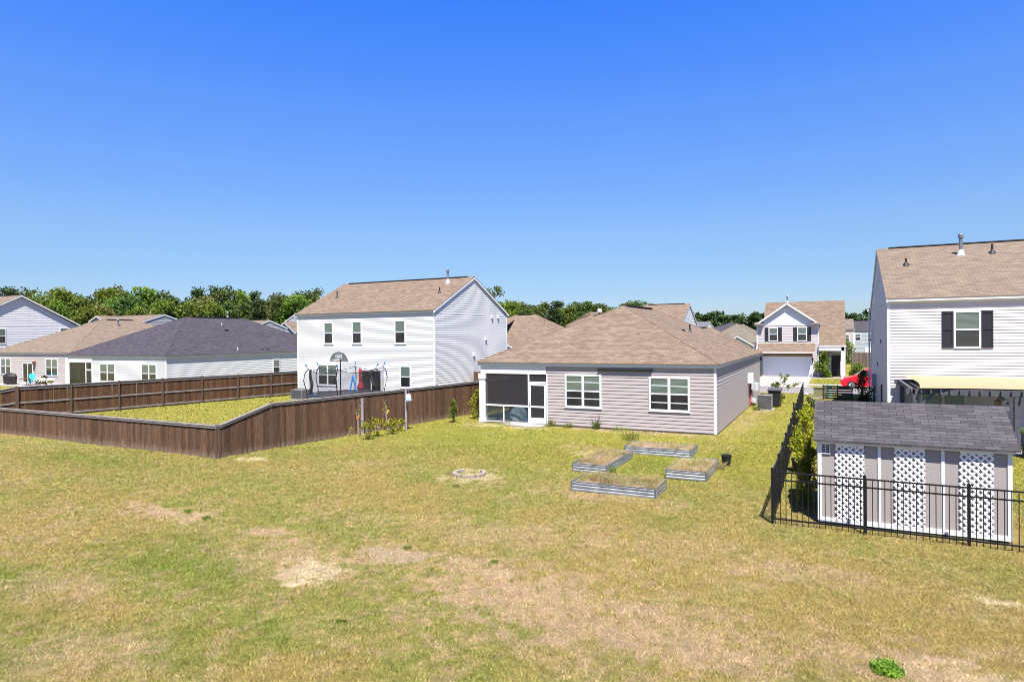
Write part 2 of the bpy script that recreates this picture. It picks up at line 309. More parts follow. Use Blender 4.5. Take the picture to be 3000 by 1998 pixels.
# faces of a rectangular body: origin, direction along, outward normal
def faces(x0, x1, y0, y1):
    return {'front': ((x0, y0), (1, 0), x1-x0), 'right': ((x1, y0), (0, 1), y1-y0), 'back': ((x1, y1), (-1, 0), x1-x0), 'left': ((x0, y1), (0, -1), y1-y0)}
def P3(F, s, z, d=0.0):
    (ox, oy), (dx, dy), L = F; return (ox+dx*s+dy*d, oy+dy*s-dx*d, z)
def fbox(mb, F, s0, s1, z0, z1, d0, d1):
    a, b = P3(F, s0, z0, d0), P3(F, s1, z1, d1); mb.box(a, b)
def lap(mb, F, z0, z1, ext=None, e=0.14, t=0.024):
    L = F[2]; ext = ext or (lambda z: (0, L)); z = z0
    while z < z1-1e-4:
        zb = min(z+e, z1); a0, a1 = ext(z); b0, b1 = ext(zb)
        if a1-a0 > 0.01:
            mb.poly([P3(F, a0, z, t), P3(F, a1, z, t), P3(F, b1, zb, 0.001), P3(F, b0, zb, 0.001)])
            mb.poly([P3(F, a1, z, t), P3(F, a0, z, t), P3(F, a0, z, -0.02), P3(F, a1, z, -0.02)])
        z = zb
def window(root, F, s0, s1, z0, z1, panes=1, t=0.05, blinds='top', trim=0.085, grid=False, name='window', sill=True):
    fm = MB(); T = trim
    fbox(fm, F, s0, s1, z0, z0+T, -0.01, t); fbox(fm, F, s0, s1, z1-T, z1, -0.01, t)
    fbox(fm, F, s0, s0+T, z0+T, z1-T, -0.01, t); fbox(fm, F, s1-T, s1, z0+T, z1-T, -0.01, t)
    if sill: fbox(fm, F, s0-0.02, s1+0.02, z0-0.028, z0, -0.01, t+0.012)
    w = (s1-s0)/panes; zm = (z0+z1)/2; gl = []
    for i in range(panes):
        a, b = s0+i*w+(T if i == 0 else T*0.7), s0+(i+1)*w-(T if i == panes-1 else T*0.7)
        if i: fbox(fm, F, s0+i*w-T*0.7, s0+i*w+T*0.7, z0+T, z1-T, -0.01, t-0.003)
        fbox(fm, F, a, b, zm-0.03, zm+0.03, -0.005, t-0.008)
        if grid: fbox(fm, F, (a+b)/2-0.012, (a+b)/2+0.012, zm+0.03, z1-T, 0, t-0.02); fbox(fm, F, a, b, (zm+z1-T)/2-0.012, (zm+z1-T)/2+0.012, 0, t-0.022)
        gl.append((a, b))
    o = fm.build(name, 'trim', root); ug = MB(); lg = MB()
    for a, b in gl:
        ug.poly([P3(F, a, zm+0.03, 0.032), P3(F, b, zm+0.03, 0.032), P3(F, b, z1-T, 0.032), P3(F, a, z1-T, 0.032)])
        lg.poly([P3(F, a, z0+T, 0.028), P3(F, b, z0+T, 0.028), P3(F, b, zm-0.03, 0.028), P3(F, a, zm-0.03, 0.028)])
    ug.build('pane', 'blind' if blinds in ('top', 'all', 'mix') else 'glass', o); lg.build('pane', 'blindlow' if blinds in ('all', 'mix') else 'glass', o)
    return o
def walls(root, fs, z1, mat, sides=('front', 'right', 'left', 'back'), z0=0.05, t=.022, ext=None, e=0.14, corners=True, gables=None, slab=True):
    mb = MB()
    for k in sides:
        lap(mb, fs[k], z0, z1, e=e, t=t)
        if gables and k in gables: 
            pz, L = gables[k], fs[k][2]; lap(mb, fs[k], z1, pz-0.02, ext=(lambda z, pz=pz, L=L: (L/2*(z-z1)/(pz-z1), L-L/2*(z-z1)/(pz-z1))), e=e, t=t)
    o = mb.build('wall', mat, root)
    (x0, y0), _, wx = fs['front']; wy = fs['right'][2]
    if slab:
        k = MB(); k.box((x0+0.01, y0+0.01, -0.1), (x0+wx-0.01, y0+wy-0.01, z0+0.02)); k.build('foundation', 'concrete', root)
    if corners:
        c = MB()
        for (cx, cy, sx, sy) in ((x0, y0, -1, -1), (x0+wx, y0, 1, -1), (x0+wx, y0+wy, 1, 1), (x0, y0+wy, -1, 1)):
            c.box((cx-sx*0.085, cy+sy*0.022, z0), (cx+sx*0.024, cy-sy*0.085, z1))
        c.build('corner_trim', 'trim', root)
    return o
OV = 0.12
EDGE = 0.065
def eave_boards(root, x0, x1, y0, y1, z, ov=OV, h=0.15, sides='fblr', mat='trim', floor=True):
    f = MB(); X0, X1, Y0, Y1 = x0-ov, x1+ov, y0-ov, y1+ov
    if 'f' in sides: f.box((X0, Y0, z), (X1, Y0+0.03, z+h))
    if 'b' in sides: f.box((X0, Y1-0.03, z), (X1, Y1, z+h))
    if 'l' in sides: f.box((X0, Y0+0.03, z), (X0+0.03, Y1-0.03, z+h))
    if 'r' in sides: f.box((X1-0.03, Y0+0.03, z), (X1, Y1-0.03, z+h))
    o = f.build('fascia', mat, root)
    if floor:
        q = MB(); q.box((X0+0.03, Y0+0.03, z+0.01), (X1-0.03, Y1-0.03, z+0.03)); q.build('soffit', 'soffit', root)
    return o
def hip_roof(root, x0, x1, y0, y1, z, pitch_, mat, ov=OV, name='roof', h=0.15, axis='y'):
    X0, X1, Y0, Y1 = x0-ov-EDGE, x1+ov+EDGE, y0-ov-EDGE, y1+ov+EDGE; zb = z+h+0.03; mb = MB()
    if axis == 'y':
        hw = (X1-X0)/2; xm = (X0+X1)/2; zr = zb+hw*pitch_; a, b = (xm, Y0+hw, zr), (xm, Y1-hw, zr)
        mb.slab([(X0, Y0, zb), (X1, Y0, zb), a]); mb.slab([(X1, Y0, zb), (X1, Y1, zb), b, a]); mb.slab([(X1, Y1, zb), (X0, Y1, zb), b]); mb.slab([(X0, Y1, zb), (X0, Y0, zb), a, b])
    else:
        hw = (Y1-Y0)/2; ym = (Y0+Y1)/2; zr = zb+hw*pitch_; a, b = (X0+hw, ym, zr), (X1-hw, ym, zr)
        mb.slab([(X0, Y0, zb), (X1, Y0, zb), b, a]); mb.slab([(X1, Y0, zb), (X1, Y1, zb), b]); mb.slab([(X1, Y1, zb), (X0, Y1, zb), a, b]); mb.slab([(X0, Y1, zb), (X0, Y0, zb), a])
    r = mb.build(name, mat, root)
    c = MB()                                     # hip and ridge caps
    cs = [(X0, Y0, zb), (X1, Y0, zb), (X1, Y1, zb), (X0, Y1, zb)]
    prs = [(cs[0], a), (cs[1], a if axis == 'y' else b), (cs[2], b), (cs[3], b if axis == 'y' else a), (a, b)]
    for p, q in prs:
        p, q = Vector(p)+Vector((0, 0, 0.0)), Vector(q); c.tube([p+Vector((0, 0, 0.0)), q+Vector((0, 0, 0.0))], 0.028, 5)
    c.build('ridge_cap', mat, root)
    rv = MB(); av, bv = Vector(a), Vector(b); d = (bv-av); 
    if d.length > 2:
        dn = d.normalized(); p, q = av+dn*0.5, bv-dn*0.5; s = Vector((dn.y, -dn.x, 0)); rv.obox((p+q)/2+Vector((0, 0, 0.05)), dn, s, (0, 0, 1), (q-p).length/2, 0.13, 0.03); rv.build('ridge_vent', 'vent', root)
    return zb, zr
def gable_roof(root, x0, x1, y0, y1, z, zr, mat, axis='x', ov=OV, rake=0.1, h=0.15, name='roof', rakes=True, vent=True):
    mb = MB(); zb = z+h+0.03
    if axis == 'x':
        Y0, Y1, X0, X1 = y0-ov-EDGE, y1+ov+EDGE, x0-rake, x1+rake; ym = (y0+y1)/2
        mb.slab([(X0, Y0, zb), (X1, Y0, zb), (X1, ym, zr), (X0, ym, zr)]); mb.slab([(X1, Y1, zb), (X0, Y1, zb), (X0, ym, zr), (X1, ym, zr)])
        ends = [((X, Y0, zb), (X, ym, zr), (X, Y1, zb), sx) for X, sx in ((X0, 1), (X1, -1))]
        a, b = (X0+0.6, ym, zr+0.02), (X1-0.6, ym, zr+0.02)
    else:
        X0, X1, Y0, Y1 = x0-ov-EDGE, x1+ov+EDGE, y0-rake, y1+rake; xm = (x0+x1)/2
        mb.slab([(X0, Y0, zb), (X0, Y1, zb), (xm, Y1, zr), (xm, Y0, zr)]); mb.slab([(X1, Y0, zb), (X1, Y1, zb), (xm, Y1, zr), (xm, Y0, zr)])
        ends = [((X0, Y, zb), (xm, Y, zr), (X1, Y, zb), sy) for Y, sy in ((Y0, 1), (Y1, -1))]
        a, b = (xm, Y0+0.6, zr+0.02), (xm, Y1-0.6, zr+0.02)
    mb.build(name, mat, root)
    if rakes:
        r = MB()
        for p, q, e, s in ends:
            for u, v in ((p, q), (q, e)):
                u, v = Vector(u), Vector(v); w_ = Vector((s*0.03, 0, 0)) if axis == 'x' else Vector((0, s*0.03, 0)); o1 = w_*0.2; lo = Vector((0, 0, -0.19)); up = Vector((0, 0, -0.034))
                A = [u+lo+o1, v+lo+o1, v+up+o1, u+up+o1]; B = [k+w_ for k in A]; r.poly(A); r.poly(list(reversed(B)))
                for i in range(4): r.poly([A[i], B[i], B[(i+1) % 4], A[(i+1) % 4]])
        r.build('rake_board', 'trim', root)
    if vent:
        rv = MB(); a, b = Vector(a), Vector(b); d = (b-a).normalized(); rv.obox((a+b)/2, d, (d.y, -d.x, 0), (0, 0, 1), (b-a).length/2, 0.13, 0.03); rv.build('ridge_vent', 'vent', root)
def roof_pipe(root, x, y, z, h=0.4, r=0.045, mat='vent'):
    p = MB(); p.tube([(x, y, z-0.1), (x, y, z+h)], r, 8); o = p.build('vent_pipe', mat, root)
    q = MB(); q.lathe((x, y, z), [(r*3.6, -0.08), (r*2.6, 0.03), (r*1.3, 0.11)], 10); q.build('pipe_boot', 'vent' if mat != 'flash' else 'vent', o)
def flue(root, x, y, z, h=1.0, r=0.09):
    p = MB(); p.tube([(x, y, z-0.1), (x, y, z+h)], r, 10); o = p.build('flue_pipe', 'steel', root)
    q = MB(); q.lathe((x, y, z), [(r*2.4, -0.12), (r*1.8, 0.05), (r*1.1, 0.22)], 12); q.build('flashing', 'flash', o)
    c = MB(); c.lathe((x, y, z+h), [(r*1.0, -0.02), (r*1.45, 0.0), (r*1.45, 0.17), (r*1.1, 0.21), (0.001, 0.22)], 12); c.build('flue_cap', 'steel', o)
def turtle(root, x, y, z, nx=0.0, ny=-1.0):
    p = MB(); p.obox((x, y, z+0.05), (1, 0, 0.0), (0, 1, 0), (0, 0, 1), 0.16, 0.13, 0.06); p.build('roof_vent', 'vent', root)
def slider(root, F, s0, s1, z0, z1, name='patio_door', glass='glass'):
    fm = MB(); T = 0.07; fbox(fm, F, s0, s1, z1-T, z1, -0.01, 0.06); fbox(fm, F, s0, s0+T, z0, z1-T, -0.01, 0.06); fbox(fm, F, s1-T, s1, z0, z1-T, -0.01, 0.06)
    sm = (s0+s1)/2; fbox(fm, F, sm-0.045, sm+0.045, z0, z1-T, -0.01, 0.05); fbox(fm, F, s0+T, sm-0.045, z0, z0+0.06, -0.01, 0.045); fbox(fm, F, sm+0.045, s1-T, z0, z0+0.06, -0.01, 0.045)
    o = fm.build(name, 'trim', root)
    for a, b in ((s0+T, sm-0.045), (sm+0.045, s1-T)):
        g = MB(); g.poly([P3(F, a, z0+0.06, 0.03), P3(F, b, z0+0.06, 0.03), P3(F, b, z1-T, 0.03), P3(F, a, z1-T, 0.03)]); g.build('pane', glass, o)
    return o

# ------------------------------------------------------------------ ground
def vn(x, y, seed):
    xi = np.floor(x).astype(np.int64); yi = np.floor(y).astype(np.int64); fx = x-xi; fy = y-yi; fx = fx*fx*(3-2*fx); fy = fy*fy*(3-2*fy)
    def h(a, b):
        n = (a*374761393 + b*668265263 + seed*1442695041) & 0xffffffff; n = ((n ^ (n >> 13))*1274126177) & 0xffffffff; return ((n ^ (n >> 16)) & 0xffff)/65535.0
    return (h(xi, yi)*(1-fx)+h(xi+1, yi)*fx)*(1-fy)+(h(xi, yi+1)*(1-fx)+h(xi+1, yi+1)*fx)*fy
def fbm(x, y, s, seed, o=4, g=0.55):
    r = np.zeros_like(x); a = 1.0; t = 0
    for i in range(o): r += a*vn(x*s+17.3*i, y*s-9.1*i, seed+i*7); t += a; a *= g; s *= 2.03
    return r/t
def sst(a, b, x): t = np.clip((x-a)/(b-a), 0, 1); return t*t*(3-2*t)
# bare patches in the lawn: x, y, radius x, radius y, kind, strength
PATCH = [(-9.0, 9.2, 0.75, 0.5, 's', 1.0), (-8.6, 8.6, 0.35, 0.25, 's', .8), (-9.8, 9.6, 1.6, 1.0, 'r', .55), (-15.2, 10.55, 1.5, 0.42, 'r', .9), (-16.7, 10.85, 0.6, 0.25, 'r', .8),
         (-11.4, 10.45, 0.7, 0.35, 'r', .7), (-7.8, 10.5, 0.8, 0.4, 'g', .8), (-8.1, 10.5, 1.0, 0.7, 'r', .6), (-5.65, 10.45, 0.5, 0.25, 's', .8), (-5.9, 10.5, 1.3, 0.7, 'r', .7),
         (-3.4, 9.4, 2.4, 1.3, 'r', .72), (-5.2, 9.3, 1.6, 0.9, 'r', .7), (-1.9, 9.2, 1.4, 0.9, 'r', .6), (1.6, 9.8, 0.9, 0.5, 's', .7), (2.4, 12.75, 0.3, 0.15, 's', .7), (0.9, 9.8, 1.4, 0.8, 'r', .6),
         (-18.8, 16.7, 0.7, 0.3, 's', .7), (-14.8, 17.5, 0.9, 0.4, 'r', .3), (-8.9, 23.6, 0.9, 0.7, 'r', .5), (-8.2, 22.6, .9, .5, 's', .35), (-12.5, 6.6, 1.0, 0.7, 'r', .5), (-9.5, 5.2, 1.2, 0.8, 'r', .5),
         (-7, 12.5, 2.2, 0.9, 'r', .35), (-3.2, 13.2, 2.6, 0.9, 'r', .3), (-0.4, 12.8, 1.3, 0.6, 'r', .45), (0.2, 16.9, 0.6, 0.25, 's', .8), (-10.2, 17.4, 0.85, 0.75, 's', .6),
         (-15.6, 27.7, 1.0, 0.5, 's', .55), (-13.2, 27.6, 1.0, 0.35, 's', .5), (-8.5, 28.3, 4.0, 0.4, 'r', .8), (-4.0, 34, 0.8, 5, 'r', .4), (-4.6, 25.5, 1.6, 1.2, 'r', .25), (-5.5, 16.7, 2.2, 0.5, 'r', .5), (-3.6, 38.5, 1.0, 1.0, 'r', .4)]
GREEN = [(-4.9, 8.85, 0.5, 0.35, 1), (-4.2, 8.5, 0.6, 0.35, .8), (-8.0, 6.4, 1.3, 0.8, .8), (-12.6, 8.6, 1.8, 1.3, .8), (-10.8, 8.2, 1.6, .7, .7), (-13.5, 6.3, 1.5, 1.2, .8), (-10.8, 4.9, 1.5, 1.0, .9), (-22, 13.8, 8, 1.6, .6), (-0.5, 15.2, 1.6, .8, .5),
         (-5.5, 21.5, 1.2, 1.6, .7), (-13.5, 23.5, 4, 3, .5), (2.6, 14.2, 1.5, 1.2, .5), (-3.4, 15.0, 1.2, .7, .5), (-5.4, 11.6, 1.0, .5, .4), (-0.2, 8.9, 1.5, .7, .5), (-3, 6.5, 2, 1, .4)]
def lawn(x, y):
    x = x.astype(float); y = y.astype(float)
    d = (-0.448*x+0.894*y)                                             # far lawn is lusher and yellower green
    n1 = fbm(x, y, 0.35, 1, 4); n2 = fbm(x, y, 1.4, 5, 4); n3 = fbm(x, y, 6.0, 9, 3, .7); n4 = fbm(x, y, 22.0, 13, 2, .7)
    A = np.array([0.204, 0.163, 0.062]); B = np.array([0.148, 0.152, 0.042]); Cc = np.array([0.176, 0.168, 0.034]); S = np.array([0.240, 0.182, 0.098])
    g = sst(0.40, 0.66, n1*0.55+n2*0.45); c = A[None]*(1-g[:, None])+B[None]*g[:, None]
    k = sst(0.5, 0.72, n2*.6+n3*.4)*0.7; c = c*(1-k[:, None])+S[None]*k[:, None]
    far = np.maximum(sst(20, 27, y+n1*5), sst(-16, -22, x)*0)*0.85; inside = ((x < -20) & (y > 16.4)).astype(float)*0.65; far = np.maximum(far, inside)
    k = np.clip(far, 0, 1); c = c*(1-k[:, None])+(Cc[None]*(0.82+0.36*n2[:, None]))*k[:, None]
    wob = fbm(x, y, 2.2, 21, 4, .65); wob2 = fbm(x, y, 5.0, 33, 3, .7)
    for (px, py, rx, ry, s) in GREEN:
        r = np.sqrt(((x-px)/rx)**2+((y-py)/ry)**2); k = s*0.6*sst(1.5, 0.1, r+(wob-.5)*2.0+(wob2-.5)*1.2); c = c*(1-k[:, None])+np.array([0.088, 0.128, 0.018])[None]*k[:, None]
    bare = np.zeros_like(x); frag = fbm(x, y, 7.5, 55, 3, .75); fr2 = sst(.56, .70, fbm(x, y, 3.1, 61, 4, .7))*sst(17, 12, y+2*n1)*.6
    c = c*(1-fr2[:, None])+np.array([0.25, 0.182, 0.112])[None]*fr2[:, None]; bare = np.maximum(bare, fr2*.6)
    for (px, py, rx, ry, t, s) in PATCH:
        r = np.sqrt(((x-px)/rx)**2+((y-py)/ry)**2); k = s*sst(1.25, 0.45, r+(wob-.5)*2.0+(wob2-.5)*1.9)*(0.5+0.75*sst(.36, .56, frag) if t == 'r' else .55+.6*sst(.35, .55, frag))
        col = {'s': (0.40, 0.33, 0.24), 'r': (0.275, 0.200, 0.130), 'g': (0.27, 0.235, 0.20)}[t]; c = c*(1-k[:, None])+np.array(col)[None]*k[:, None]; bare = np.maximum(bare, k)
    c *= (0.70+0.38*n3+0.26*n4)[:, None]*1.0
    return np.clip(c, 0, 1), bare
def geom(a, b, n): return list(np.linspace(a, b, n))
xs = sorted(set([-3000, -1500, -800, -400, -250] + [round(float(v), 3) for v in np.concatenate([np.arange(-180, -60, 4), np.arange(-60, -26, .4), np.arange(-26, 6, .075), np.arange(6, 20, .4), np.arange(20, 100, 5)])] + [200, 400, 900, 3000]))
ys = sorted(set([-600, -200, -60, -20, -6] + [round(float(v), 3) for v in np.concatenate([np.arange(-2, 3, .5), np.arange(3, 27, .075), np.arange(27, 62, .3), np.arange(62, 150, 4)])] + [200, 300, 600, 1200, 3000]))
gx, gy = np.meshgrid(np.array(xs), np.array(ys)); nx, ny = len(xs), len(ys)
fx, fy = gx.ravel(), gy.ravel(); colr, bare = lawn(fx, fy)
gz = (fbm(fx, fy, 0.6, 41, 3)-.5)*0.05 + (fbm(fx, fy, 5, 43, 2)-.5)*0.02
road_y0 = lambda x: 51.2 + 14*sst(-16, -60, x)
gz -= 0.14*((fy > road_y0(fx)-0.1) & (fy < road_y0(fx)+5.1))
me = bpy.data.meshes.new('lawn'); co = np.stack([fx, fy, gz], 1).astype(np.float32)
i = np.arange(nx*ny).reshape(ny, nx); quads = np.stack([i[:-1, :-1], i[:-1, 1:], i[1:, 1:], i[1:, :-1]], -1).reshape(-1, 4).astype(np.int32)
me.vertices.add(len(co)); me.vertices.foreach_set('co', co.ravel()); me.loops.add(quads.size); me.loops.foreach_set('vertex_index', quads.ravel())
me.polygons.add(len(quads)); me.polygons.foreach_set('loop_start', np.arange(0, quads.size, 4, dtype=np.int32)); me.polygons.foreach_set('loop_total', np.full(len(quads), 4, np.int32)); me.update(calc_edges=True)
at = me.attributes.new('lawncol', 'FLOAT_COLOR', 'POINT'); at.data.foreach_set('color', np.concatenate([colr, np.ones((len(colr), 1))], 1).astype(np.float32).ravel())
me.polygons.foreach_set('use_smooth', np.ones(len(quads), bool))
mt, n, b = new_mat('lawn_ground'); a = n.nodes.new('ShaderNodeAttribute'); a.attribute_name = 'lawncol'; tc = n.nodes.new('ShaderNodeTexCoord')
t1 = noise(n, tc.outputs['Object'], 38, 5, .75); t2 = noise(n, tc.outputs['Object'], 9, 4, .7)
x = mix(n, 0.75, a.outputs['Color'], ramp(n, t1.outputs[0], [(0.36, (0.62, 0.63, 0.55)), (0.64, (1.6, 1.53, 1.5))]).outputs[0], 'MULTIPLY')
x = mix(n, 0.5, x, ramp(n, t2.outputs[0], [(0.35, (0.72, 0.76, 0.7)), (0.65, (1.22, 1.18, 1.15))]).outputs[0], 'MULTIPLY')
n.links.new(x, b.inputs['Base Color']); b.inputs['Roughness'].default_value = 0.95; b.inputs['Specular IOR Level'].default_value = 0.1; bump(n, b, t1.outputs[0], 0.05)
me.materials.append(mt); g = bpy.data.objects.new('ground', me); COL.objects.link(g); tag(g, kind='structure')

# short mown grass blades, one object
SOLID = [(-16.4, -4.4, 28.6, 49.5), (-36.2, -23.6, 35.8, 46.6), (-61.8, -47.7, 33.4, 54), (-82.2, -66.8, 33.9, 57), (2.1, 15, 28, 50), (-33.5, -27.2, 33.4, 36), (-100, 60, 51, 56.4), (-6.9, -1.5, 56, 71), (-7.2, 4.5, 68.4, 80), (-100, 60, 58.5, 60.2), (-97, -83, 34, 48), (-0.5, 3.6, 16.2, 19), (-6.7, -4.2, 16.9, 18.25), (-7.6, -6.2, 19.3, 22.2), (-7, -4.5, 23, 24.3), (-4.65, -3.2, 19.5, 21.6), (-14.2, -12.6, 27.8, 28.8)]
def blades(N, f0, f1, k_, k2):
    u = RNG.random(N); Fd = f0*(f1/f0)**(u**k_); lat = (RNG.random(N)*2.12-1.0)*k2*Fd
    x = 0.894*lat-0.448*Fd; y = 0.448*lat+0.894*Fd
    c, br = lawn(x, y); keep = RNG.random(N) > br*0.72
    clump = fbm(x, y, 9, 71, 2); keep &= RNG.random(N) < 0.35+1.1*clump
    for (a0, a1, b0, b1) in SOLID: keep &= ~((x > a0) & (x < a1) & (y > b0) & (y < b1))
    x, y, c, Fd, clump = x[keep], y[keep], c[keep], Fd[keep], clump[keep]; N = len(x)
    an = RNG.random(N)*2*np.pi; wd = np.maximum(0.004, 0.00075*Fd)*(0.7+0.7*RNG.random(N)); ht = (0.016+0.028*RNG.random(N))*(0.5+0.9*clump)*(1+Fd*0.014); lean = (0.2+1.3*RNG.random(N))*ht; la = RNG.random(N)*2*np.pi
    z0 = (fbm(x, y, 0.6, 41, 3)-.5)*0.05 + (fbm(x, y, 5, 43, 2)-.5)*0.02 - 0.006
    dx, dy = np.cos(an)*wd, np.sin(an)*wd
    v = np.stack([np.stack([x-dx, y-dy, z0], 1), np.stack([x+dx, y+dy, z0], 1), np.stack([x+np.cos(la)*lean, y+np.sin(la)*lean, z0+ht], 1)], 1).reshape(-1, 3).astype(np.float32)
    j = 0.74+0.62*RNG.random((N, 1)); dry = (RNG.random(N) < 0.30)[:, None]
    cc = np.where(dry, c*j*np.array([[1.25, 1.12, 1.15]]), c*j*np.array([[0.98, 1.03, 0.85]]))*1.72
    return v, np.clip(np.concatenate([cc, np.ones((N, 1))], 1), 0, 1)
def grass():
    bs = [blades(1400000, 5.5, 26, 0.9, 1.0), blades(560000, 22, 80, 0.8, 1.0)]
    v = np.concatenate([b_[0] for b_ in bs]); cc = np.concatenate([b_[1] for b_ in bs]); N = len(cc)
    me = bpy.data.meshes.new('grass'); me.vertices.add(3*N); me.vertices.foreach_set('co', v.ravel()); me.loops.add(3*N); me.loops.foreach_set('vertex_index', np.arange(3*N, dtype=np.int32))
    me.polygons.add(N); me.polygons.foreach_set('loop_start', np.arange(0, 3*N, 3, dtype=np.int32)); me.polygons.foreach_set('loop_total', np.full(N, 3, np.int32)); me.update(calc_edges=True)
    at = me.attributes.new('lawncol', 'FLOAT_COLOR', 'POINT'); at.data.foreach_set('color', np.repeat(cc, 3, 0).astype(np.float32).ravel())
    mt, n, b = new_mat('grass_blade'); a = n.nodes.new('ShaderNodeAttribute'); a.attribute_name = 'lawncol'; n.links.new(a.outputs['Color'], b.inputs['Base Color']); b.inputs['Roughness'].default_value = 0.7; b.inputs['Specular IOR Level'].default_value = 0.15
    tr = n.nodes.new('ShaderNodeBsdfTranslucent'); n.links.new(a.outputs['Color'], tr.inputs['Color']); ms = n.nodes.new('ShaderNodeMixShader'); ms.inputs[0].default_value = 0.42
    o = [q for q in n.nodes if q.type == 'OUTPUT_MATERIAL'][0]; n.links.new(b.outputs[0], ms.inputs[1]); n.links.new(tr.outputs[0], ms.inputs[2]); n.links.new(ms.outputs[0], o.inputs[0])
    me.materials.append(mt); o = bpy.data.objects.new('grass', me); COL.objects.link(o); tag(o, 'short mown patchy grass of the lawns', 'grass', None, 'stuff')
grass()

# road, kerbs, sidewalk, driveways
def strip(name, y0, y1, z, mat, x0=-75, x1=90, zk=None):
    mb = MB(); X = list(np.arange(x0, x1+.1, 2.5))
    for a, b in zip(X[:-1], X[1:]):
        oa, ob = float(14*sst(-16, -60, np.array([a]))[0]), float(14*sst(-16, -60, np.array([b]))[0])
        mb.poly([(a, y0+oa, z), (b, y0+ob, z), (b, y1+ob, z), (a, y1+oa, z)])
        if zk is not None:
            mb.poly([(a, y0+oa, zk), (b, y0+ob, zk), (b, y0+ob, z), (a, y0+oa, z)]); mb.poly([(b, y1+ob, zk), (a, y1+oa, zk), (a, y1+oa, z), (b, y1+ob, z)])
    o = mb.build(name, mat); tag(o, kind='structure'); return o
strip('road', 51.4, 56.0, -0.045, 'asphalt', zk=-0.2)
strip('kerb', 51.1, 51.4, 0.045, 'concrete', zk=-0.2); strip('kerb', 56.0, 56.3, 0.045, 'concrete', zk=-0.2)
strip('pavement', 58.6, 60.1, 0.05, 'concrete', zk=-0.1)
def pad(name, pts, z, mat, joints=None, t=0.12):
    mb = MB(); mb.poly([(x, y, z) for x, y in pts]); k = len(pts)
    for i in range(k): a, b = pts[i], pts[(i+1) % k]; mb.poly([(a[0], a[1], z-t), (b[0], b[1], z-t), (b[0], b[1], z), (a[0], a[1], z)])
    o = mb.build(name, mat); tag(o, kind='structure')
pad('driveway', [(-6.8, 56.3), (-1.6, 56.3), (-1.9, 57.6), (-1.9, 70.3), (-6.5, 70.3), (-6.5, 57.6)], 0.058, 'concrete')
pad('path', [(-1.9, 68.0), (0.6, 68.6), (1.0, 70.3), (-0.9, 70.3), (-1.9, 69.0)], 0.055, 'concrete')
pad('path', [(-14.6, 28.72), (-12.6, 28.72), (-12.5, 28.15), (-13.3, 27.75), (-14.8, 28.2)], 0.055, 'concrete')
pad('patio', [(-79, 34.0), (-67.6, 34.0), (-67.6, 37.0), (-79, 37.0)], 0.05, 'concrete')
pad('patio', [(2.5, 28.0), (11.5, 28.0), (11.5, 34.5), (2.5, 34.5)], 0.06, 'concrete')
pad('patio', [(-33.5, 33.4), (-27.2, 33.4), (-27.2, 35.9), (-33.5, 35.9)], 0.05, 'concrete')
pad('mulch_bed', [(-1.7, 69.2), (-1.7, 70.2), (4.0, 70.2), (4.5, 68.4), (1.5, 68.7), (0.9, 69.4)], 0.07, 'soil')

# ------------------------------------------------------------------ house 1: taupe ranch with screened porch
t = thing('ranch_house', (-10.4, 28.75, 0), 'single storey taupe house with tan hip roof and screened corner porch, in the middle', 'house')
x0, x1, y0, y1 = -16.2, -4.55, 28.75, 46.9
FS = faces(x0, x1, y0, y1); PX, PD = -12.52, 3.2                     # porch recess
wl = MB(); F = FS['front']
lap(wl, ((PX, y0), (1, 0), x1-PX), 0.08, 2.9, e=.157, t=.021); lap(wl, FS['right'], 0.08, 2.9, e=.157, t=.036); lap(wl, FS['back'], 0.08, 2.9, e=.157, t=.021); lap(wl, ((x0, y1), (0, -1), y1-y0-PD), 0.08, 2.9, e=.157, t=.021)
lap(wl, ((x0, y0+PD), (1, 0), PX-x0), 0.08, 2.9, e=.157, t=.021); lap(wl, ((PX, y0+PD), (0, -1), PD), 0.08, 2.9, e=.157, t=.021)
wl.build('wall', 'ranch', t)
c = MB(); c.box((x1-0.09, y0-0.022, 0.03), (x1+0.024, y0+0.09, 2.9)); c.box((x1-0.09, y1-0.09, 0.03), (x1+0.024, y1+0.022, 2.9)); c.box((PX-0.02, y0-0.02, 0.03), (PX+0.04, y0+0.06, 2.52)); c.build('corner_trim', 'trim', t)
k = MB(); k.box((x0+0.03, y0+0.03, -0.1), (x1-0.03, y1-0.03, 0.1)); k.build('foundation', 'concrete', t)
eave_boards(t, x0, x1, y0, y1, 2.9); hip_roof(t, x0, x1, y0, y1, 2.9, 0.485, 'tan')
# porch beam, column, screens, door
bm = MB(); bm.box((x0, y0-0.03, 2.5), (PX-0.02, y0+0.16, 2.91)); bm.box((x0, y0+0.16, 2.5), (x0+0.16, y0+PD, 2.91)); bm.build('porch_beam', 'trim', t)
cl = MB(); cl.box((-16.26, 28.66, 0.0), (-15.93, 28.98, 2.5)); cl.box((-16.29, 28.63, 2.22), (-15.90, 29.01, 2.5)); cl.box((-16.29, 28.63, 0.0), (-15.90, 29.01, 0.22)); cl.build('porch_column', 'trim', t)
fr = MB(); fr.box((-15.93, 28.72, 0.86), (-13.5, 28.79, 0.94)); fr.box((-14.93, 28.725, 0.06), (-14.87, 28.785, 0.86)); fr.box((-13.53, 28.715, 0.06), (-13.46, 28.795, 2.5)); fr.box((-15.93, 28.73, 0.05), (-13.5, 28.78, 0.09))
fr.box((-16.15, 29.0, 0.86), (-16.09, 31.95, 0.94)); fr.build('screen_frame', 'trim', t)
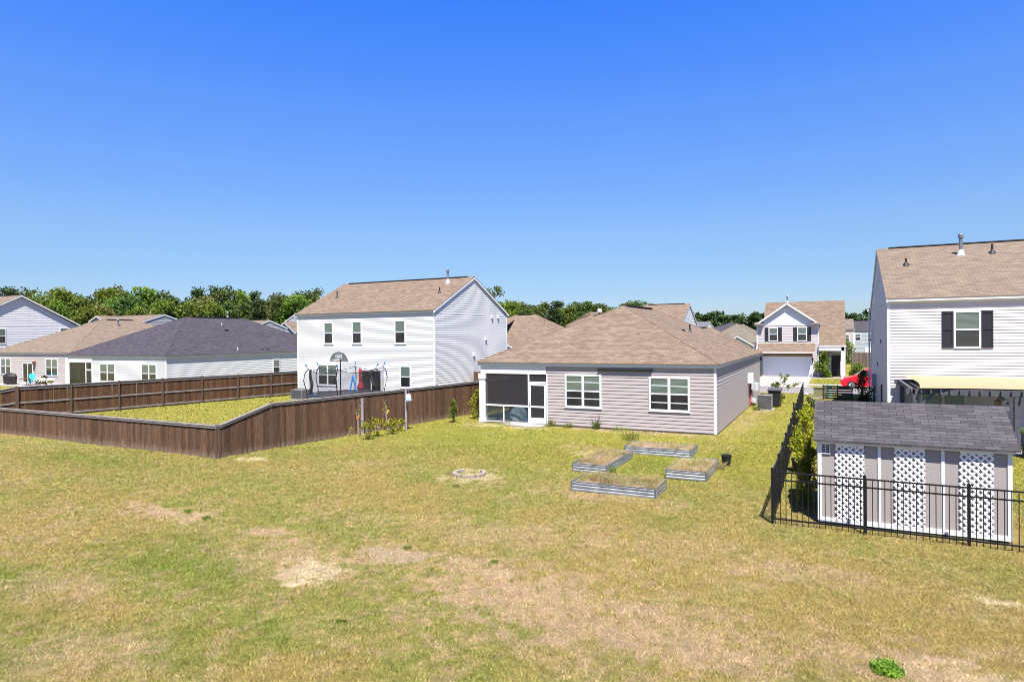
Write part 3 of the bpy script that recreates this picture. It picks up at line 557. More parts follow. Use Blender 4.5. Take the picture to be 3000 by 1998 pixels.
s = MB(); s.poly([(-15.93, 28.755, 0.94), (-13.5, 28.755, 0.94), (-13.5, 28.755, 2.5), (-15.93, 28.755, 2.5)]); s.poly([(-13.46, 28.756, 2.12), (-12.54, 28.756, 2.12), (-12.54, 28.756, 2.5), (-13.46, 28.756, 2.5)]); s.poly([(-16.12, 29.0, 0.94), (-16.12, 31.95, 0.94), (-16.12, 31.95, 2.5), (-16.12, 29.0, 2.5)]); s.build('screen_panel', 'screen', t)
s = MB(); s.poly([(-15.93, 28.757, 0.09), (-13.5, 28.757, 0.09), (-13.5, 28.757, 0.86), (-15.93, 28.757, 0.86)]); s.poly([(-16.121, 29.0, 0.05), (-16.121, 31.95, 0.05), (-16.121, 31.95, 0.86), (-16.121, 29.0, 0.86)]); s.build('screen_panel', 'screenlow', t)
d = MB(); a, b = -13.46, -12.56
for q in (((a, 0.08), (a+0.09, 2.05)), ((b-0.09, 0.08), (b, 2.05)), ((a+0.09, 1.94), (b-0.09, 2.05)), ((a+0.09, 0.86), (b-0.09, 0.94)), ((a+0.09, 0.08), (b-0.09, 0.36))): d.box((q[0][0], 28.70, q[0][1]), (q[1][0], 28.745, q[1][1]))
d.box((a-0.0, 28.69, 2.05), (b+0.02, 28.76, 2.13))
d = d.build('screen_door', 'trim', t); s = MB()
for z_, w_ in ((0.36, 0.86), (0.94, 1.94)): s.poly([(a+0.09, 28.72, z_), (b-0.09, 28.72, z_), (b-0.09, 28.72, w_), (a+0.09, 28.72, w_)])
s.build('screen_panel', 'screen', d); s = MB(); s.box((a+0.03, 28.66, 0.98), (a+0.06, 28.70, 1.12)); s.build('handle', 'steel', d)
FP = ((x0, y0+PD), (1, 0), PX-x0)
window(t, FP, 1.9, 3.5, 0.9, 2.45, 2)
fl = MB(); fl.box((x0+0.04, y0+0.04, 0.1), (PX, y0+PD, 0.12)); fl.build('porch_floor', 'concrete', t)
window(t, F, 4.64, 6.47, 0.95, 2.54, 2, blinds='top'); window(t, F, 8.72, 10.54, 0.95, 2.50, 2, blinds='top')
bl = MB()
for a_, b_, zz in ((4.74, 5.48, 2.16), (5.63, 6.38, 2.16), (8.82, 9.56, 2.10), (9.71, 10.45, 2.08), (4.74, 5.48, 1.40), (5.63, 6.38, 1.38), (8.82, 9.56, 1.34), (9.71, 10.45, 1.33)): fbox(bl, F, a_, b_, zz-.018, zz+.018, .02, .040)
bl.build('blind_rail', 'soffit', t)
roof_pipe(t, -7.41, 37.74, 4.53, 0.42); turtle(t, -7.56, 36.24, 4.56); 
# garage wing towards the street
gw = MB(); FG = faces(-13.2, -5.2, 46.9, 49.2); [lap(gw, FG[k_], 0.08, 2.9) for k_ in ('right', 'back', 'left')]; gw.build('wall', 'ranch', t)
hip_roof(t, -13.2, -5.2, 41.2, 49.2, 2.9, 0.475, 'tan', name='roof')
pp = MB(); pp.tube([(-4.5, 40.85, 0.05), (-4.47, 40.85, 1.45)], 0.03, 6); pp.build('conduit', 'redpipe', t)
bx = MB(); bx.box((-4.55, 40.1, 1.46), (-4.27, 40.75, 2.04)); bx.build('utility_box', 'metercream', t)
bx = MB(); bx.box((-4.55, 41.1, 1.0), (-4.3, 41.5, 1.65)); bx.box((-4.55, 41.7, 0.9), (-4.1, 42.3, 1.35)); bx.box((-4.55, 41.9, 1.35), (-4.32, 42.1, 1.55)); bx.build('meter_box', 'meter', t)
bx = MB(); bx.box((-4.55, 41.2, 0.22), (-4.2, 41.75, 0.42)); bx.tube([(-4.45, 41.0, 0.45), (-4.38, 41.6, 0.45), (-4.38, 41.6, 0.2)], 0.025, 6); bx.tube([(-4.44, 41.3, 0.0), (-4.44, 41.3, 1.0)], 0.03, 6); bx.build('gas_meter', 'meter', t)
bx = MB(); bx.tube([(-4.47, 41.25, 0.1), (-4.45, 41.35, 0.7), (-4.46, 41.2, 1.1)], 0.025, 5); bx.tube([(-4.47, 40.95, 0.7), (-4.45, 41.0, 1.45)], 0.03, 5); bx.build('cable', 'blackplastic', t)
aw = MB(); aw.tube([(-9.82, 28.66, 2.77), (-7.36, 28.66, 2.77)], 0.045, 10); aw.box((-9.86, 28.60, 2.72), (-9.80, 28.75, 2.83)); aw.box((-7.38, 28.60, 2.72), (-7.32, 28.75, 2.83)); aw = aw.build('awning_roll', 'black', None, (-8.6, 28.6, 2.77)); tag(aw, 'rolled black patio awning under the eave of the taupe house', 'awning')
# things kept on the porch
pl = MB()
for i in range(22):
    a_ = random.random()*6.28; pl.tube([(-15.45, 29.1, 0.12), (-15.45+0.25*math.cos(a_), 29.1+0.2*math.sin(a_), 0.35+0.35*random.random())], 0.008, 4)
tt = thing('potted_plant', (-15.45, 29.1, 0.12), 'yellow-leaved potted plant behind the porch screen', 'plant'); pl.build('stem', 'twig', tt)
pt = MB(); pt.lathe((-15.45, 29.1, 0.12), [(0.11, 0), (0.15, 0.26), (0.13, 0.27), (0.001, 0.24)], 12); pt.build('pot', 'darkblue', tt)

def leaves(mb, pts, s0, s1, flat=0.0):
    for p in pts:
        s_ = random.uniform(s0, s1); n_ = Vector((random.gauss(0, 1), random.gauss(0, 1), random.gauss(0, 1)+flat)).normalized(); a_ = n_.orthogonal().normalized(); b_ = n_.cross(a_); r_ = random.random()*6.28
        u_ = (a_*math.cos(r_)+b_*math.sin(r_))*s_; v_ = (b_*math.cos(r_)-a_*math.sin(r_))*s_*0.6; p = Vector(p)
        mb.poly([p-u_*0.5, p+v_*0.5+u_*0.05, p+u_*0.5, p-v_*0.5+u_*0.05])
def ball_pts(c, r, n, shell=0.55):
    o = []
    for _ in range(n):
        d_ = Vector((random.gauss(0, 1), random.gauss(0, 1), random.gauss(0, 1))).normalized(); k_ = shell+(1-shell)*random.random()
        o.append((c[0]+d_.x*r[0]*k_, c[1]+d_.y*r[1]*k_, c[2]+d_.z*r[2]*k_))
    return o
lf = MB(); leaves(lf, ball_pts((-15.42, 29.1, 0.6), (0.24, 0.2, 0.22), 34), 0.09, 0.15, 1); lf.build('foliage', 'privet', tt)
def drape(name, c, r, mat, label, cat):
    mb = MB(); N, K = 22, 12; P = {}
    for i_ in range(N):
        for k_ in range(K+1):
            a_ = 6.283*i_/N; h_ = k_/K; rr = (1-h_**1.8)**0.6*(1+0.22*math.sin(3*a_+h_*4)+0.12*math.sin(7*a_+9*h_))+0.02
            P[i_, k_] = (c[0]+r[0]*rr*math.cos(a_)+0.25*r[0]*h_, c[1]+r[1]*rr*math.sin(a_), c[2]+r[2]*h_)
    for i_ in range(N):
        for k_ in range(K): j_ = (i_+1) % N; mb.poly([P[i_, k_], P[j_, k_], P[j_, k_+1], P[i_, k_+1]], smooth=True)
    return one(name, mb, mat, (c[0], c[1], c[2]), label, cat)
drape('covered_heap', (-14.4, 29.3, 0.12), (0.52, 0.32, 0.74), 'plasticgrey', 'heap under pale blue-grey sheeting inside the screened porch', 'cover')
drape('storage_sack', (-13.75, 29.25, 0.12), (0.22, 0.2, 0.16), 'ltblue', 'small pale blue sack on the porch floor by the screen door', 'sack')
drape('storage_sack', (-13.95, 29.45, 0.12), (0.26, 0.22, 0.32), 'soil', 'brown sack beside the sheeted heap on the porch', 'sack')
drape('storage_sack', (-15.0, 29.5, 0.12), (0.3, 0.25, 0.4), 'darkblue', 'dark blue sack behind the potted plant on the porch', 'sack')
bt = MB(); bt.lathe((-16.38, 28.95, 0.2), [(0.06, 0), (0.07, 0.2), (0.03, 0.25), (0.001, 0.26)], 12); one('blue_jug', bt, 'blue', (-16.42, 28.75, 0), 'bright blue jug at the foot of the white porch column', 'jug')

# air conditioners, bins
def ac_unit(loc, s, h, label):
    t = thing('air_conditioner', loc, label, 'air conditioner'); x, y, z = loc; r = s/2
    m_ = MB(); m_.box((x-r+.02, y-r+.02, z+0.05), (x+r-.02, y+r-.02, z+h-0.04)); o = m_.build('coil_casing', 'acfin', t)
    l = MB(); k_ = z+0.08
    while k_ < z+h-0.08:
        l.box((x-r, y-r, k_), (x+r, y-r+.02, k_+0.012)); l.box((x+r-.02, y-r+.021, k_), (x+r, y+r, k_+0.012)); l.box((x-r, y-r+.021, k_), (x-r+.02, y+r, k_+0.012)); k_ += 0.055
    for sx in (-1, 1):
        for sy in (-1, 1): l.box((x+sx*r-.035*sx, y+sy*r-.035*sy, z), (x+sx*(r+.006), y+sy*(r+.006), z+h-0.04))
    l.build('louvre', 'acgrey', t)
    c = MB(); c.box((x-r-.01, y-r-.01, z+h-0.04), (x+r+.01, y+r+.01, z+h)); c.lathe((x, y, z+h), [(r*0.85, 0), (r*0.8, 0.025), (r*0.2, 0.03), (0.001, 0.03)], 20); c.build('top_cover', 'acgrey', t)
    f = MB(); f.lathe((x, y, z+h+0.002), [(r*0.72, 0.031), (r*0.25, 0.034)], 20); f.build('fan_grille', 'vent', t)
    p = MB(); p.box((x-r-.1, y-r-.1, z-0.06), (x+r+.1, y+r+.1, z+0.05)); p.build('pad', 'concrete', t)
ac_unit((-3.55, 39.6, 0.0), 0.78, 0.86, 'grey air conditioner beside the far side wall of the taupe house')
ac_unit((-34.3, 34.5, 0.0), 1.0, 0.72, 'grey air conditioner at the corner of the white two-storey house')
def bin_(loc, label):
    t = thing('wheelie_bin', loc, label, 'trash bin'); x, y, z = loc; m_ = MB()
    lo = [(x-.26, y-.3, z+.06), (x+.26, y-.3, z+.06), (x+.26, y+.26, z+.06), (x-.26, y+.26, z+.06)]; hi = [(x-.34, y-.38, z+1.0), (x+.34, y-.38, z+1.0), (x+.34, y+.38, z+1.0), (x-.34, y+.38, z+1.0)]
    m_.poly(list(reversed(lo))); [m_.poly([lo[i], lo[(i+1) % 4], hi[(i+1) % 4], hi[i]]) for i in range(4)]; m_.box((x-.37, y-.41, z+.94), (x+.37, y+.41, z+1.0)); m_.build('body', 'blackplastic', t)
    l = MB(); l.slab([(x-.38, y-.43, z+1.03), (x+.38, y-.43, z+1.03), (x+.38, y+.44, z+1.11), (x-.38, y+.44, z+1.11)], 0.04); l.build('lid', 'char', t)
    for s_ in (-1, 1):
        w_ = MB(); w_.tube([(x+s_*.27, y+.3, z+.12), (x+s_*.33, y+.3, z+.12)], 0.12, 12); w_.build('wheel', 'tyre', t)
bin_((-3.15, 41.3, 0), 'black wheelie bin with grey lid behind the grey air conditioner')

# ------------------------------------------------------------------ house 2: white two-storey
t = thing('two_storey_house', (-29.9, 35.9, 0), 'white sided two-storey house with tan gable roof and trampoline behind it', 'house')
x0, x1, y0, y1 = -36.0, -23.75, 35.9, 46.5; FS = faces(x0, x1, y0, y1); F = FS['front']
walls(t, FS, 6.0, 'white', e=0.155, t=.019, gables={'left': 8.72, 'right': 8.72}); eave_boards(t, x0, x1, y0, y1, 6.0, sides='fb', floor=False); gable_roof(t, x0, x1, y0, y1, 6.0, 8.80, 'tan')
sf = MB(); sf.box((x0, y0-0.11, 6.0), (x1, y0, 6.02)); sf.build('soffit', 'soffit', t)
for a, b in ((2.62, 3.51), (5.26, 6.15), (9.0, 9.93)): window(t, F, a, b, 3.93, 5.55)
window(t, F, 2.01, 3.87, 0.92, 2.48, 2, blinds='mix'); window(t, F, 9.41, 10.33, 0.92, 2.44)
slider(t, F, 6.06, 7.85, 0.1, 2.12)
flue(t, -25.41, 40.27, 8.4, 0.75, 0.08); roof_pipe(t, -34.39, 38.47, 7.5, 0.5); roof_pipe(t, -24.97, 38.47, 7.5, 0.42)
FR = FS['right']
for s_, z_ in ((6.98, 4.2), (5.14, 3.05), (8.0, 5.9), (9.0, 5.9)):
    v_ = MB(); fbox(v_, FR, s_-0.1, s_+0.1, z_-0.1, z_+0.12, 0, 0.12); v_.build('wall_vent', 'trim', t)
e_ = MB(); fbox(e_, F, 3.0, 3.25, 0.35, 0.7, 0, 0.1); e_.build('meter_box', 'meter', t)

# ------------------------------------------------------------------ house 3: charcoal-roofed ranch
t = thing('ranch_house', (-54.75, 33.6, 0), 'single storey white sided house with charcoal hip roof, left of the white two-storey', 'house')
x0, x1, y0, y1 = -61.6, -47.9, 33.6, 53.9; FS = faces(x0, x1, y0, y1); F = FS['front']
walls(t, FS, 2.9, 'white', e=0.16); eave_boards(t, x0, x1, y0, y1, 2.9); hip_roof(t, x0, x1, y0, y1, 2.9, 0.485, 'dark')
window(t, F, 4.95, 7.1, 0.84, 2.42, 2, blinds='mix'); window(t, F, 10.6, 12.55, 0.84, 2.42, 2, blinds='mix'); window(t, FS['right'], 10.95, 11.85, 0.9, 2.4)
s = MB(); s.poly([P3(F, 0.5, 0.1, .03), P3(F, 2.95, 0.1, .03), P3(F, 2.95, 2.45, .03), P3(F, 0.5, 2.45, .03)]); s.poly([P3(F, 3.03, 0.1, .03), P3(F, 3.83, 0.1, .03), P3(F, 3.83, 2.45, .03), P3(F, 3.03, 2.45, .03)]); s.build('screen_panel', 'glass', t)
s = MB(); fbox(s, F, 0.5, 3.9, 2.45, 2.9, 0, .06); fbox(s, F, 0.5, 3.9, 0.45, 0.55, 0.03, .06); fbox(s, F, 2.95, 3.03, 0.1, 2.45, 0.01, .07); fbox(s, F, 3.83, 3.9, 0.1, 2.45, 0.01, .07); fbox(s, F, 3.03, 3.83, 1.75, 1.87, 0.01, .065); s.build('screen_frame', 'trim', t)
s = MB(); fbox(s, F, -0.02, 0.42, 0, 2.9, -0.02, .1); s.build('porch_column', 'trim', t)
roof_pipe(t, -52.94, 43.0, 5.6, 0.35, mat='flash'); roof_pipe(t, -48.2, 40.8, 3.25, 0.4, mat='flash'); turtle(t, -52.1, 42.8, 5.2); turtle(t, -48.35, 43.7, 3.3); turtle(t, -48.3, 44.3, 3.3); flue(t, -54.9, 45.3, 6.4, 0.55)

# ------------------------------------------------------------------ house 4: tan-roofed cream ranch
t = thing('ranch_house', (-74.5, 37, 0), 'single storey cream sided house with light tan hip roof and patio door, far left', 'house')
x0, x1, y0, y1 = -82.0, -67.0, 37.0, 56.0; FS = faces(x0, x1, y0, y1); F = FS['front']
walls(t, FS, 3.0, 'cream', e=0.18); eave_boards(t, x0, x1, y0, y1, 3.0); hip_roof(t, x0, x1, y0, y1, 3.0, 0.46, 'tan2')
window(t, F, 10.6, 12.7, 0.83, 2.58, 2, blinds='mix'); window(t, F, 2.1, 4.1, 0.85, 2.6, 2, blinds='mix'); slider(t, F, 6.4, 8.25, 0.08, 2.12)
flue(t, -73, 45.4, 5.75, 0.85, 0.1); flue(t, -78.2, 47.5, 5.2, 0.9, 0.08)
l = MB(); fbox(l, F, 8.6, 8.8, 1.95, 2.3, 0, .25); l.tube([P3(F, 8.75, 2.0, .2), P3(F, 8.75, 1.3, .2)], 0.05, 6); l.build('wall_lamp', 'rust', t)
# ------------------------------------------------------------------ house 5: two-storey at the left edge
t = thing('two_storey_house', (-90, 40.9, 0), 'pale two-storey house with siding gable end cut by the left edge', 'house')
x0, x1, y0, y1 = -96.0, -84.0, 34.7, 47.2; FS = faces(x0, x1, y0, y1)
walls(t, FS, 6.15, 'white', e=0.2, gables={'left': 9.6, 'right': 9.6}); eave_boards(t, x0, x1, y0, y1, 6.15, sides='fb', floor=False); gable_roof(t, x0, x1, y0, y1, 6.15, 9.72, 'tan2', rake=0.3)
FR = FS['right']; window(t, FR, 3.75, 4.75, 4.1, 5.85, blinds='mix'); window(t, FR, 10.4, 11.4, 4.1, 5.95)

# ------------------------------------------------------------------ house 6: right two-storey with shutters
t = thing('two_storey_house', (8, 34.5, 0), 'off-white two-storey house with black shutters cut by the right edge', 'house')
x0, x1, y0, y1 = 2.26, 14.5, 34.5, 49.0; FS = faces(x0, x1, y0, y1); F = FS['front']
walls(t, FS, 5.75, 'rightw', e=0.142, t=.019, gables={'left': 8.98, 'right': 8.98}); gable_roof(t, x0, x1, y0, y1, 5.75, 9.08, 'tan2', rake=0.06)
g_ = MB(); g_.box((x0-0.05, y0-0.17, 5.80), (x1+0.05, y0-0.045, 5.93)); g_.build('gutter', 'trim', t); g_ = MB(); g_.box((x0-.02, y0-0.045, 5.72), (x1+.02, y0-0.0, 5.93)); g_.build('fascia', 'trim', t)
window(t, F, 2.55, 3.55, 3.64, 5.30, blinds='all', trim=0.075, sill=False)
for a, b in ((2.11, 2.53), (3.57, 3.99)):
    sh = MB(); fbox(sh, F, a, b, 3.66, 5.30, 0, 0.03)
    for za, zb in ((3.66, 3.76), (4.45, 4.57), (5.2, 5.30)): fbox(sh, F, a, b, za, zb, 0.03, 0.05)
    fbox(sh, F, a, a+.05, 3.76, 5.2, 0.03, 0.047); fbox(sh, F, b-.05, b, 3.76, 5.2, 0.03, 0.047); sh.build('shutter', 'shutter', t)
slider(t, F, 1.28, 3.0, 0.1, 2.3, glass='curtain')
roof_pipe(t, 3.38, 38.81, 7.87, 0.32, 0.05); flue(t, 5.9, 39.96, 8.38, 0.82, 0.085); roof_pipe(t, 7.22, 40.0, 8.38, 0.42, 0.05)
FL = FS['left']                                                      # s runs from far (y1) to near
dp = MB(); dp.tube([P3(FL, 0.1, 5.7, .12), P3(FL, 0.1, 0.2, .12)], 0.05, 6); dp.box((x0-0.22, 48.7, 5.75), (x0+0.0, 49.25, 5.9)); dp.build('downpipe', 'trim', t)
mb_ = MB(); fbox(mb_, FL, 4.6, 5.3, 1.2, 1.9, 0, .22); mb_.build('meter_box', 'meter', t); mb_ = MB(); [mb_.tube([P3(FL, q_, 0.0, .08), P3(FL, q_+.1, 0.6, .1), P3(FL, q_, 1.25, .08)], 0.035, 6) for q_ in (4.5, 4.8, 5.1)]; mb_.build('cable', 'blackplastic', t)
mb_ = MB(); mb_.tube([P3(FL, 11.0, 0.1, .06), P3(FL, 11.0, 1.7, .06)], 0.04, 6); mb_.build('conduit', 'char', t)
for s_, z_ in ((10.2, 3.9), (7.2, 2.6)): v_ = MB(); fbox(v_, FL, s_-.09, s_+.09, z_-.09, z_+.09, 0, .05); v_.build('wall_vent', 'char', t)
window(t, FL, 2.6, 3.5, 3.6, 5.2)

# pergola with shade sail
t = thing('pergola', (4.3, 31.4, 0), 'charcoal timber pergola under a cream shade sail behind the shed', 'pergola')
PX0, PX1, PY0, PY1 = 2.75, 8.6, 28.9, 34.35
for (a, b) in ((PX0+.05, PY0+.1), (5.95, PY0+.1), (8.5, PY0+.1), (PX0+.05, PY1-.15), (8.5, PY1-.15)):
    p = MB(); p.box((a-.09, b-.09, 0.06), (a+.09, b+.09, 2.1)); p.build('post', 'char', t)
p = MB(); p.box((PX0-.25, PY0, 2.0), (PX1+.3, PY0+.06, 2.22)); p.box((PX0-.25, PY1-.1, 2.0), (PX1+.3, PY1-.04, 2.22)); p.build('beam', 'char', t)
p = MB(); q_ = PX0-.1
while q_ < PX1+.2: p.box((q_, PY0-.16, 2.06), (q_+.045, PY1+.1, 2.2)); q_ += 0.31
p.build('rafter', 'char', t)
p = MB(); p.box((PX0-.05, PY0, 2.02), (PX0+.03, PY1, 2.2)); p.box((PX0+.1, PY0+.05, 1.5), (PX0+.16, PY0+.11, 1.56))
p.obox((PX0+.4, PY0+.1, 1.78), (0.707, 0, 0.707), (0, 1, 0), (-.707, 0, .707), 0.45, .04, .05); p.obox((5.65, PY0+.1, 1.78), (-0.707, 0, 0.707), (0, 1, 0), (.707, 0, .707), 0.4, .04, .05); p.build('brace', 'char', t)
sl_ = MB(); N = 16
A, B, Cn, Dn = Vector((2.92, 28.7, 2.26)), Vector((8.3, 28.7, 2.26)), Vector((8.3, 34.4, 2.33)), Vector((2.75, 34.4, 2.40))
def sp(u, v):
    uu, vv = u+0.08*math.sin(math.pi*v)*(0.5-u)*1.2, v+0.05*math.sin(math.pi*u)*(1-v)
    q = A*(1-uu)*(1-vv)+B*uu*(1-vv)+Cn*uu*vv+Dn*(1-uu)*vv; q.z -= 0.05*math.sin(math.pi*u)*math.sin(math.pi*v); return q
for i in range(N):
    for j in range(N): sl_.poly([sp(i/N, j/N), sp((i+1)/N, j/N), sp((i+1)/N, (j+1)/N), sp(i/N, (j+1)/N)], smooth=True)
one('shade_sail', sl_, 'sail', (5, 31, 2.4), 'cream shade sail stretched over the charcoal pergola', 'shade sail')
tr_ = thing('garden_trellis', (6.2, 28.9, 0), 'dark trellis screen at the right end of the pergola', 'trellis'); p = MB(); 
for i in range(14): p.box((6.15+i*.1, 28.86, .1), (6.175+i*.1, 28.88, 2.0))
for i in range(19): p.box((6.12, 28.84, .15+i*.1), (7.5, 28.858, .17+i*.1))
p.build('slat_grid', 'black', tr_)
p = MB(); p.lathe((5.1, 31, 1.95), [(0.1, 0), (0.1, .12), (0.02, .16), (0.02, .3)], 12); 
tf = thing('ceiling_fan', (5.1, 31, 2.0), 'brown outdoor fan hanging under the pergola', 'fan'); p.build('motor', 'rust', tf)
for i in range(4):
    a_ = i*math.pi/2+.4; d_ = Vector((math.cos(a_), math.sin(a_), 0)); p = MB(); p.obox(Vector((5.1, 31, 2.0))+d_*.42, d_, (-d_.y, d_.x, 0), (0, 0, 1), .34, .07, .008); p.build('blade', 'rust', tf)
p = MB(); p.lathe((5.5, 29.6, 1.55), [(0.05, 0), (0.1, .03), (0.12, .22), (0.03, .28), (0.01, .45)], 10); one('hanging_lantern', p, 'soil', (5.5, 29.6, 1.55), 'small tan lantern hanging from a pergola rafter', 'lantern')

# ------------------------------------------------------------------ shed
t = thing('garden_shed', (1.47, 16.45, 0), 'taupe garden shed with charcoal roof and three white lattice panels', 'shed')
x0, x1, y0, y1 = -0.33, 3.28, 16.45, 18.85; FS = faces(x0, x1, y0, y1); F = FS['front']; zt = 1.88
w_ = MB(); w_.box((x0, y0, 0.1), (x1, y1, zt)); ym = (y0+y1)/2
for X in (x0, x1): w_.poly([(X, y0, zt), (X, y1, zt), (X, ym, zt+.66)] if X == x1 else [(X, y1, zt), (X, y0, zt), (X, ym, zt+.66)])
w_.build('wall', 'shedwall', t)
b_ = MB()
for X in (x0-.01, x1-.07): b_.box((X, y0-.025, 0.06), (X+.08, y0+.0, zt))
for X in (0.90, 2.09): b_.box((X-.03, y0-.018, 0.12), (X+.03, y0, zt))
b_.box((x0-.012, y0-.03, 0.04), (x1+.012, y0, 0.14)); b_.box((x0-.025, y0, .06), (x0, y0+.08, zt)); b_.build('trim_board', 'trim', t)
f_ = MB(); f_.box((x0-.05, y0-.1, zt-.02), (x1+.05, y0-.075, zt+.07)); f_.build('fascia', 'trim', t)
r_ = MB(); r_.slab([(x0-.09, y0-.15, zt+.06), (x1+.13, y0-.15, zt+.06), (x1+.13, ym, zt+.83), (x0-.09, ym, zt+.83)], .035); r_.slab([(x1+.13, y1+.15, zt+.06), (x0-.09, y1+.15, zt+.06), (x0-.09, ym, zt+.83), (x1+.13, ym, zt+.83)], .035)
rc = MB(); q_ = x0-.09
r_.build('roof', 'shedroof', t)
while q_ < x1+.1: rc.slab([(q_, ym-.14, zt+.755), (q_+.32, ym-.14, zt+.755), (q_+.32, ym, zt+.845), (q_, ym, zt+.845)], .008); rc.slab([(q_+.32, ym+.14, zt+.755), (q_, ym+.14, zt+.755), (q_, ym, zt+.845), (q_+.32, ym, zt+.845)], .008); q_ += .325
rc.build('ridge_cap', 'shedroof', t)
def lattice(root, F, s0, s1, z0, z1, pit=0.145, wd=0.042):
    mb = MB()
    for sgn, d0 in ((1, 0.025), (-1, 0.033)):
        c = -(z1-z0)-(s1-s0)
        while c < (z1-z0)+(s1-s0)*2:
            # line: z - z0 = sgn*(s - s0) + c
            pts = []
            for s_ in (s0, s1):
                z_ = z0+sgn*(s_-s0)+c
                if z0 <= z_ <= z1: pts.append((s_, z_))
            for z_ in (z0, z1):
                s_ = s0+(z_-z0-c)*sgn
                if s0 < s_ < s1: pts.append((s_, z_))
            if len(pts) >= 2:
                (a, b), (e, g) = pts[0], pts[1]
                if math.hypot(a-e, b-g) > .03:
                    p, q = Vector(P3(F, a, b, d0)), Vector(P3(F, e, g, d0)); d = (q-p).normalized(); nn = Vector((F[1][1], -F[1][0], 0)); mb.obox((p+q)/2, d, nn, d.cross(nn), (q-p).length/2, .004, wd/2)
            c += pit*1.0
    fbox(mb, F, s0, s1, z1-.03, z1+.012, .02, .042)
    o = mb.build('lattice_panel', 'lattice', root); return o
for a, b in ((0.36, 0.93), (1.52, 2.09), (2.72, 3.30)): lattice(t, F, a, b, 0.12, 1.84)
v_ = MB(); fbox(v_, F, .07, .245, 1.62, 1.83, 0, .015); o = v_.build('wall_vent', 'vent', t); v_ = MB()
fbox(v_, F, .06, .255, 1.61, 1.63, .015, .03); fbox(v_, F, .06, .255, 1.82, 1.84, .015, .03); fbox(v_, F, .06, .08, 1.63, 1.82, .015, .03); fbox(v_, F, .235, .255, 1.63, 1.82, .015, .03); fbox(v_, F, .15, .165, 1.63, 1.82, .015, .028)
for i in range(4): fbox(v_, F, .08, .235, 1.665+i*.038, 1.673+i*.038, .015, .026)
v_.build('grille', 'trim', o)

# ------------------------------------------------------------------ black metal picket fences
def metal_fence(p, q, n, label, h=1.22, post_h=1.27, skip_last=False):
    p, q = Vector(p), Vector(q); L = (q-p).length; d = (q-p)/L; nn = Vector((-d.y, d.x, 0)); t = thing('metal_fence', p, label, 'fence', 'black metal picket fence runs'); up = Vector((0, 0, 1))
    for i in range(n+(0 if skip_last else 1)):
        c = p+d*L*i/n; m_ = MB(); m_.obox(c+up*(post_h/2-.05), d, nn, up, .028, .028, post_h/2+.05-.025); o = m_.build('post', 'black', t)
        k = MB(); k.obox(c+up*(post_h-.015), d, nn, up, .034, .034, .016); k.obox(c+up*(post_h+.012), d, nn, up, .02, .02, .012); k.build('post_cap', 'black', o)
    r = MB(); c = (p+q)/2
    for z in (h-.02, h-.20, 0.12): r.obox(c+up*z, d, nn, up, L/2, .014, .016)
    r.build('rail', 'black', t)
    k = MB(); N = int(L/0.115)
    for i in range(N): k.obox(p+d*(L*(i+.5)/N)+up*(0.60), d, nn, up, .008, .008, .59)
    k.build('picket', 'black', t)
metal_fence((-1.28, 15.93, 0), (8.07, 15.8, 0), 5, 'black metal picket fence run in front of the taupe shed', skip_last=True)
metal_fence((-1.28, 17.9, 0), (-1.72, 44.3, 0), 14, 'black metal picket fence run going back along the side lawn')
mf = metal_fence((-1.28, 15.97, 0), (-1.283, 17.85, 0), 1, 'short black picket fence section at the corner post left of the shed', skip_last=True)
metal_fence((-1.6, 31.3, 0), (2.2, 31.3, 0), 2, 'black picket fence crossing behind the shed towards the off-white house')
# slatted black gate screen
t = thing('slat_screen', (0.2, 46.6, 0), 'low black horizontal slat screen in the lawn behind the shed', 'screen')
for X in (-.62, .22, 1.06): p = MB(); p.box((X-.03, 46.57, 0), (X+.03, 46.63, 1.0)); p.build('post', 'black', t)
p = MB(); [p.box((-.62, 46.54, .1+i*.15), (1.06, 46.565, .2+i*.15)) for i in range(6)]; p.build('slat', 'black', t)

